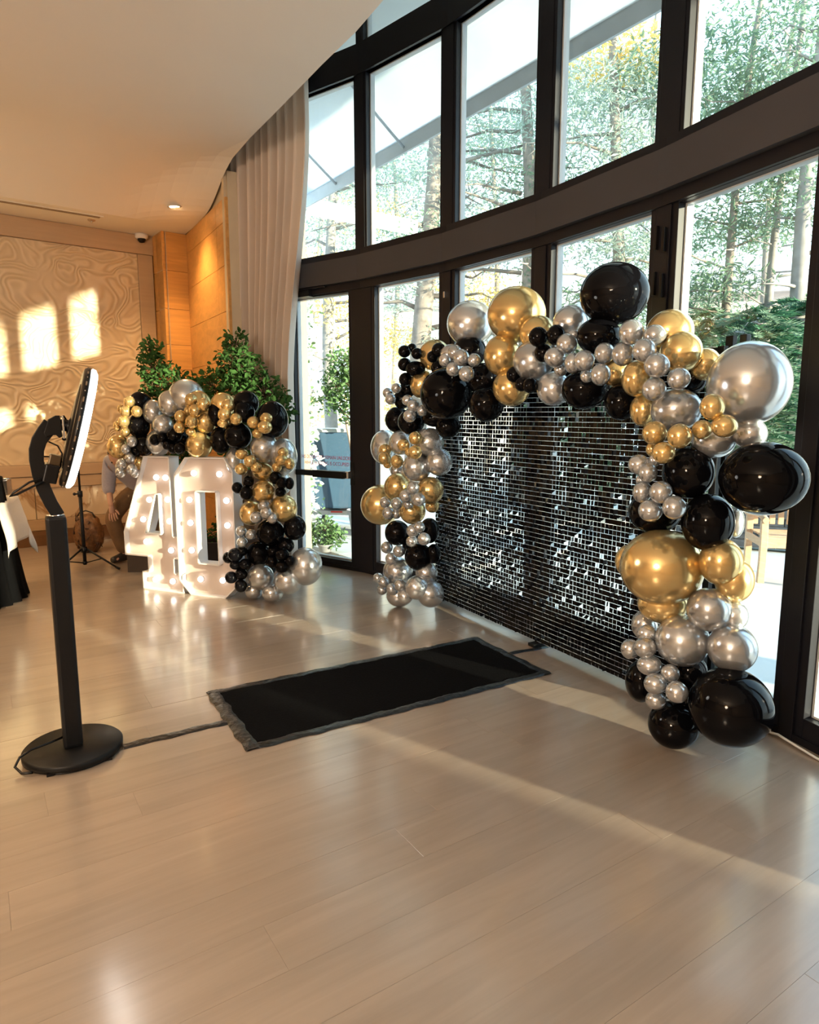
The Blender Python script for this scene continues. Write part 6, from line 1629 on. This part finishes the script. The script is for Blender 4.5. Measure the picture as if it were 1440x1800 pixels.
for x in (-.0, .56): MB().box2((x - .012, .02, .34), (x + .012, .5, .41)).build('side_rail', M_teak, o, .004)
for k in range(6): MB().box2((.03, -.02 + k * .088, .42), (.53, .055 + k * .088, .438)).build('seat_slat', M_teak, o, .003)
for k in range(6): MB().box2((.06 + k * .08, .565, .48), (.11 + k * .08, .585, .90)).build('back_slat', M_teak, o, .003)
MB().box2((.0, .555, .88), (.56, .6, .95)).build('top_rail', M_teak, o, .006)
# cushion-less second seat further back is hidden; low slate wall and slatted fence behind it
M_slate = mat('dark_slate', (.055, .06, .07), .8, noise_s=9, noise_a=.3, rand=.35, bump=.5)
o = empty('slate_wall', (3.5, 8.3, -.03), ang2(V3((.9, -.44, 0))), 'low dark slate block wall behind the teak armchair', 'wall')
bl = [MB().box((0, 0, 0), (w_, .2, .085)).build('b', None) for w_ in (.18, .24, .31)]; bms = []
for b_ in bl: 
    me = b_.data; me.materials.append(M_slate); bms.append(me); bpy.data.objects.remove(b_)
for r in range(5):
    x = -.4 + rf.uniform(0, .15)
    while x < 3.4:
        i = rf.randrange(3); w_ = (.18, .24, .31)[i]; link('block', bms[i], None, o, (x + w_ / 2, rf.uniform(-.015, .015), .045 + r * .09)); x += w_ + .008
MB().box2((-.45, .02, 0), (3.5, .09, .44)).build('wall_core', M_slate, o)
M_fence = mat('weathered_fence', (.30, .33, .28), .85, noise_s=7, noise_a=.25, rand=.25)
o = empty('reed_fence', (4.0, 9.6, -.03), ang2(V3((.85, -.52, 0))), 'grey green upright slat fence under the dark hedge at the right', 'fence')
sl = MB().box((0, 0, .95), (.10, .03, 1.9)).mesh('slat')
for k in range(46): q = link('slat', sl, M_fence, o, (-.6 + k * .125, rf.uniform(-.01, .01), 0)); q.scale.z = rf.uniform(.96, 1.05)
for z in (.5, 1.0, 1.5): MB().box2((-.65, .02, z), (5.2, .06, z + .09)).build('fence_rail', M_fence, o)

# ------------------------------------------------------------------ trees
M_bark = mat('grey_bark', (.25, .215, .185), .9, noise_s=9, noise_a=.35, bump=.6); M_bark2 = mat('light_bark', (.30, .275, .25), .9, noise_s=7, noise_a=.25, bump=.4)
F_pale = translucent('foliage_pale', (.42, .50, .42), .45, .2); F_mid = translucent('foliage_mid', (.21, .31, .21), .4, .25)  # foliage_pale has the outdoor haze and wash put into its leaf colour
F_dark = translucent('foliage_dark', (.06, .155, .085), .25, .3); F_yel = translucent('foliage_yellow', (.85, .62, .22), .5, .12)
def wpx(px, y, z=3): return (px - 720) / 1177 * (.989 * y - (z - 1.56) * .145)
def tree(name, px, y, h, r, label, bark, clumps, leafm, seed, grp=None, n=4000, size=.07, lean=0.0, branches=10, elong=1.6, bz=(2.2, 6.5), blen=1.6):
    rr = random.Random(seed); x = wpx(px, y); o = empty(name, (x, y, -.1), 0, label, 'tree', grp)
    lean += rr.uniform(-.035, .035)
    tr_ = [V3((lean * t * h + .016 * h * math.sin(t * 5 + seed), .03 * math.sin(t * 4 + seed), t * h)) for t in [i / 9 for i in range(10)]]
    MB().tube(tr_, [r * (1.1 - .75 * i / 9) for i in range(10)], 12).build('trunk', bark, o)
    for k in range(branches):
        z = bz[0] + (bz[1] - bz[0]) * (k + .5) / branches; t = z / h; b0 = V3((lean * z, 0, z)); a = rr.choice((0, math.pi)) + rr.uniform(-.7, .7)
        L = blen * rr.uniform(.5, 1.15); d = V3((math.cos(a), math.sin(a) * .7, rr.uniform(-.05, .30)))
        p = [b0, b0 + d * L * .35 + V3((0, 0, rr.uniform(-.05, .1))), b0 + d * L * .7 + V3((0, 0, rr.uniform(-.15, .12))), b0 + d * L + V3((0, 0, rr.uniform(-.25, .15)))]
        mb = MB(); mb.tube(p, [r * .25, r * .17, r * .10, r * .03], 6)
        for q in range(4):
            s = p[1] + (p[3] - p[1]) * rr.random(); mb.tube([s, s + V3((rr.uniform(-.25, .25), rr.uniform(-.2, .2), rr.uniform(-.25, .3)))], [r * .06, r * .02], 4)
        mb.build('branch', bark, o)
    tot = sum(c[3] * c[4] for c in clumps); fo = {}
    for ci, (cx, cy_, cz, rx, rz, *mm) in enumerate(clumps):
        m_ = mm[0] if mm else leafm; fb = fo.setdefault(m_.name, (m_, MB()))[1]
        for k in range(int(1.7 * n * rx * rz / tot)):
            d = V3((rr.gauss(0, 1), rr.gauss(0, 1), rr.gauss(0, 1))).normalized() * rr.random() ** .45
            c = V3((cx + d.x * rx, cy_ + d.y * rx * .8, cz + d.z * rz)); s = size * rr.uniform(.4, 1.05); q = rand_quat(rr, .1)
            fb.add([c + q @ V3(v) for v in ((0, 0, 0), (s * elong * .5, s * .28, 0), (s * elong, 0, -.02), (s * elong * .5, -s * .28, 0))], [(0, 1, 2, 3)])
    for m_, fb in fo.values(): tag(fb.build('foliage', m_, o), kind='stuff')
    return o
G1 = None
tree('birch_tree', 592, 13, 9, .13, 'slim pale tree with level branches seen through the glass door', M_bark2, [(-.2, 0, 3.6, 1.0, .35, F_yel), (.3, .5, 4.4, 1.1, .4), (-.4, .3, 5.2, 1.2, .5), (.5, 0, 6.2, 1.2, .6)], F_pale, 41, n=2200, branches=14, bz=(1.9, 6.5), blen=1.3)
tree('broad_tree', 745, 12.2, 10, .20, 'thick grey trunk tree seen through the window right of the glass door', M_bark, [(-.8, .6, 3.0, .9, .5, F_yel), (.2, -.2, 2.7, .3, .5), (-.3, .3, 4.0, 1.2, .5), (.5, .4, 5.2, 1.5, .9), (-.8, .2, 5.9, 1.3, .6), (.2, .1, 7.0, 1.5, .6), (.0, .0, 4.6, 1.0, .5, F_mid), (-.7, .9, 1.4, .8, .6, F_yel)], F_pale, 42, n=5200, branches=14, bz=(2.4, 6.5), blen=2.0)
tree('pine_tree', 928, 12.0, 10, .15, 'green trunk pine seen behind the largest gold balloon', M_bark, [(.1, 0, 3.6, .35, .9, F_mid), (-.4, .3, 4.6, 1.2, .5), (.4, .2, 5.4, 1.2, .6, F_mid), (-.2, .1, 6.4, 1.3, .6), (-.6, .1, 3.5, .7, .3, F_yel), (.7, .1, 7.3, 1.2, .7), (-.5, .3, 2.7, .8, .3)], F_pale, 43, n=6000, size=.06, branches=13, bz=(2.6, 6.8), blen=1.9, elong=2.2)
tree('pine_tree', 1075, 10.8, 9, .12, 'bushy pine behind the topmost black balloon', M_bark, [(0, 0, 3.2, .95, .6, F_mid), (-.3, .2, 2.4, .9, .5, F_mid), (.4, .2, 2.0, .8, .5, F_mid), (.1, 0, 4.2, 1.0, .4), (.3, .1, 5.4, 1.1, .7), (-.2, .1, 6.3, 1.2, .6), (.0, .2, 7.0, 1.0, .4, F_yel)], F_pale, 44, n=6500, size=.065, branches=12, bz=(2.9, 6.6), blen=1.5, elong=2.4)
tree('pine_tree', 1240, 10.6, 9, .08, 'leaning pine with long needles at the left of the right-hand window', M_bark, [(0, 0, 3.6, 1.0, .35, F_mid), (.6, .1, 4.5, 1.2, .4, F_mid), (-.2, .1, 2.9, .6, .4, F_mid), (.3, .1, 5.4, 1.2, .5), (-.4, .1, 6.6, 1.2, .6), (.7, .2, 6.2, 1.0, .5)], F_mid, 45, n=4600, size=.075, lean=.10, branches=12, bz=(2.4, 6.2), blen=1.7, elong=2.4)
tree('tall_tree', 1400, 9.8, 10, .13, 'grey tall trunk at the right edge of the picture', M_bark2, [(.3, 0, 4.6, .9, .4, F_mid), (-.5, .2, 5.2, .9, .4), (.2, .1, 6.2, 1.1, .7), (-.4, .1, 7.0, 1.1, .5), (.1, .1, 5.8, .7, .4, F_yel)], F_mid, 46, n=3000, size=.07, branches=10, bz=(2.2, 7.0), blen=1.2)
tree('thin_tree', 1368, 10.4, 9, .075, 'thin crooked tree left of the tall trunk at the right edge', M_bark2, [(-.1, 0, 5.0, .7, .3), (.2, .1, 6.0, .9, .5)], F_mid, 47, n=900, branches=9, bz=(2.6, 6.5), blen=.9)
tree('background_tree', 560, 18, 11, .085, 'hazy yellow green tree far beyond the curtain', M_bark2, [(-.2, 0, 5.4, 1.6, .6, F_yel), (.6, 0, 6.6, 1.4, .7), (.1, 0, 7.6, 1.6, .6), (0, 0, 1.6, 1.8, .9, F_yel), (1.2, 0, 3.4, 1.4, .5, F_yel)], F_pale, 48, n=3200, size=.09, branches=12, bz=(2.5, 8.5), blen=2.2)
tree('background_tree', 700, 19, 12, .085, 'hazy pale tree far behind the thick trunk', M_bark2, [(0, 0, 6.0, 2.0, .9), (.5, 0, 8.0, 2.2, 1.0), (-1.0, 0, 7.0, 1.6, .7, F_yel), (.3, 0, 2.0, 1.6, .8, F_yel), (-.5, 0, 4.4, 1.5, .5)], F_pale, 49, n=5200, size=.09, branches=12, bz=(2.5, 9), blen=2.4)
tree('background_tree', 860, 18, 12, .085, 'hazy pale tree far behind the pine in the middle', M_bark, [(0, 0, 6.4, 1.9, .8), (.3, 0, 8.2, 2.0, .9, F_mid), (-.8, 0, 5.0, 1.4, .5, F_yel), (.9, 0, 4.0, 1.2, .5)], F_pale, 50, n=5200, size=.085, branches=12, bz=(3, 9), blen=2.4)
tree('background_tree', 1150, 17, 12, .085, 'hazy pale tree far behind the bushy pine', M_bark, [(0, 0, 5.6, 1.8, .8, F_mid), (.3, 0, 7.6, 1.9, .9), (-.6, 0, 9.2, 1.8, .8), (.8, 0, 4.2, 1.6, .7, F_mid), (-.9, 0, 6.6, 1.3, .5, F_yel)], F_pale, 51, n=6000, size=.085, branches=12, bz=(3, 10), blen=2.2)
tree('background_tree', 1330, 16, 12, .085, 'hazy green tree far behind the right-hand window', M_bark, [(0, 0, 7.2, 1.8, .8), (-.9, 0, 8.4, 1.8, .9, F_mid), (.8, 0, 9.4, 1.8, .8), (1.5, 0, 7.6, 1.5, .8, F_mid), (-.3, 0, 5.6, 1.4, .4, F_mid)], F_pale, 52, n=5600, size=.085, branches=12, bz=(3.5, 10), blen=2.2)
o = empty('added_shade_tree', (4.63, 2.42, -.1), 0, 'unseen stout dark tree added on the patio to keep sun off the oak wall', 'tree')  # trunk added out of view, stops sun on the oak return and wallpaper
MB().tube([(0, 0, 0), (.01, 0, 2.5), (0, .02, 5.5)], [.24, .23, .21], 14).build('trunk', M_bark, o)
for k in range(5): MB().tube([(0, 0, 3 + k * .5), (.5 * math.cos(k * 2.2), .5 * math.sin(k * 2.2), 3.4 + k * .5)], [.04, .015], 6).build('branch', M_bark, o)
o = empty('added_shade_shed', (7.76, -4.64, -.1), .937, 'unseen plain shed added far out of view to keep sun off the hall floor', 'shed')  # unseen box added to block the low sun from the hall floor
MB().box2((-1.5, -1.5, 0), (1.5, 1.5, 3.9)).build('shed_wall', mat('shed_boards', (.35, .30, .25), .8, noise_s=4), o)
MB().box2((-1.55, -1.55, 3.9), (1.55, 1.55, 4.05)).build('roof', M_slate, o)
# dense cedar hedge, each shrub of drooping sprays
def cedar(px, y, w_, h, seed, label, dark=.6):
    rr = random.Random(seed); x = wpx(px, y, 2); o = empty('cedar_shrub', (x, y, -.1), 0, label, 'shrub')
    MB().tube([(0, 0, 0), (0, 0, h * .9)], [.07, .02], 8).build('stem', M_bark, o)
    A = MB(); B = MB()
    for k in range(430):
        t = rr.random() ** .8; z = .5 + (h - .5) * t; a = rr.uniform(0, 6.283); R = w_ * (1 - .55 * t) * rr.uniform(.55, 1.1)
        d = V3((math.cos(a), math.sin(a), rr.uniform(-.1, .25))); base = V3((0, 0, z)) + d * R * .45; L = R * .6
        side = d.cross(V3((0, 0, 1))).normalized(); tgt = B if rr.random() < dark else A
        for i in range(7):
            f = i / 6; c = base + d * L * f + V3((0, 0, -.25 * L * f * f))
            for sg in (-1, 1):
                q = side * sg * (.13 * (1 - .7 * f)) + d * .07 + V3((0, 0, rr.uniform(-.05, .03))); wv = d.cross(q).normalized().cross(q).normalized() * .016
                tgt.add([c - wv, c + wv, c + q], [(0, 1, 2)])
                q2 = side * sg * (.06) + d * .10 + V3((0, 0, rr.uniform(-.04, .04))); wv2 = V3((0, 0, .012)); tgt.add([c - wv2, c + wv2, c + q2], [(0, 1, 2)])
    tag(A.build('foliage', F_mid, o), kind='stuff'); tag(B.build('foliage', F_dark, o), kind='stuff')
cedar(1230, 9.6, 1.0, 2.7, 61, 'dark cedar shrub behind the giant silver balloon, left one')
cedar(1320, 8.9, 1.05, 2.9, 62, 'cedar shrub with bright feathery sprays in the middle of the right-hand window', .5)
cedar(1420, 9.4, 1.0, 3.15, 63, 'green cedar shrub at the right edge of the right-hand window', .55)
cedar(1270, 10.6, 1.2, 3.2, 64, 'dark cedar shrub standing behind the feathery one', .8)
cedar(1380, 10.6, 1.2, 3.3, 65, 'dark cedar shrub in front of the tall trunk at the right edge', .8)
cedar(1010, 10.4, 1.0, 2.7, 66, 'green cedar shrub behind the bronze silver balloon on top of the arch', .45)
cedar(1110, 10.2, 1.0, 2.5, 67, 'green cedar shrub right of the topmost black balloon', .45)
# hazy houses
def house(x, y, w_, d_, h, rot, label, wall_c, seed):
    rr = random.Random(seed); o = empty('house', (x, y, -.1), rot, label, 'house')
    mw = mat('house_wall_%d' % seed, wall_c, .8, noise_s=1, noise_a=.05)
    MB().box2((-w_ / 2, -d_ / 2, 0), (w_ / 2, d_ / 2, h)).build('house_wall', mw, o)
    MB().add([(-w_ / 2 - .3, -d_ / 2 - .4, h), (w_ / 2 + .3, -d_ / 2 - .4, h), (w_ / 2 + .3, d_ / 2 + .4, h), (-w_ / 2 - .3, d_ / 2 + .4, h), (-w_ / 2 - .3, 0, h + 1.3), (w_ / 2 + .3, 0, h + 1.3)], [(0, 1, 5, 4), (2, 3, 4, 5), (0, 4, 3), (1, 2, 5), (3, 2, 1, 0)]).build('roof', mat('house_roof', (.45, .40, .38), .8, noise_s=4), o)
    MB().box2((w_ * .2, -.3, h + .2), (w_ * .2 + .6, .3, h + 2.0)).build('chimney', mw, o)
    for k in range(int(w_ // 1.6)):
        xx = -w_ / 2 + .9 + k * 1.6
        f = MB().box2((xx - .42, -d_ / 2 - .04, h - 1.9), (xx + .42, -d_ / 2 + .02, h - .6)).build('window', M_white, o)
        MB().box2((xx - .36, -d_ / 2 - .05, h - 1.84), (xx + .36, -d_ / 2 - .041, h - .66)).build('pane', mat('far_glass', (.2, .25, .3), .1, noise_s=2), f)
house(2.4, 27, 7.5, 6, 5.2, .1, 'pale house with a low roof far behind the middle windows', (.72, .70, .66), 1)
house(13.2, 23, 9, 6, 5.2, -.35, 'pinkish house far behind the trunks at the right edge', (.70, .55, .48), 2)
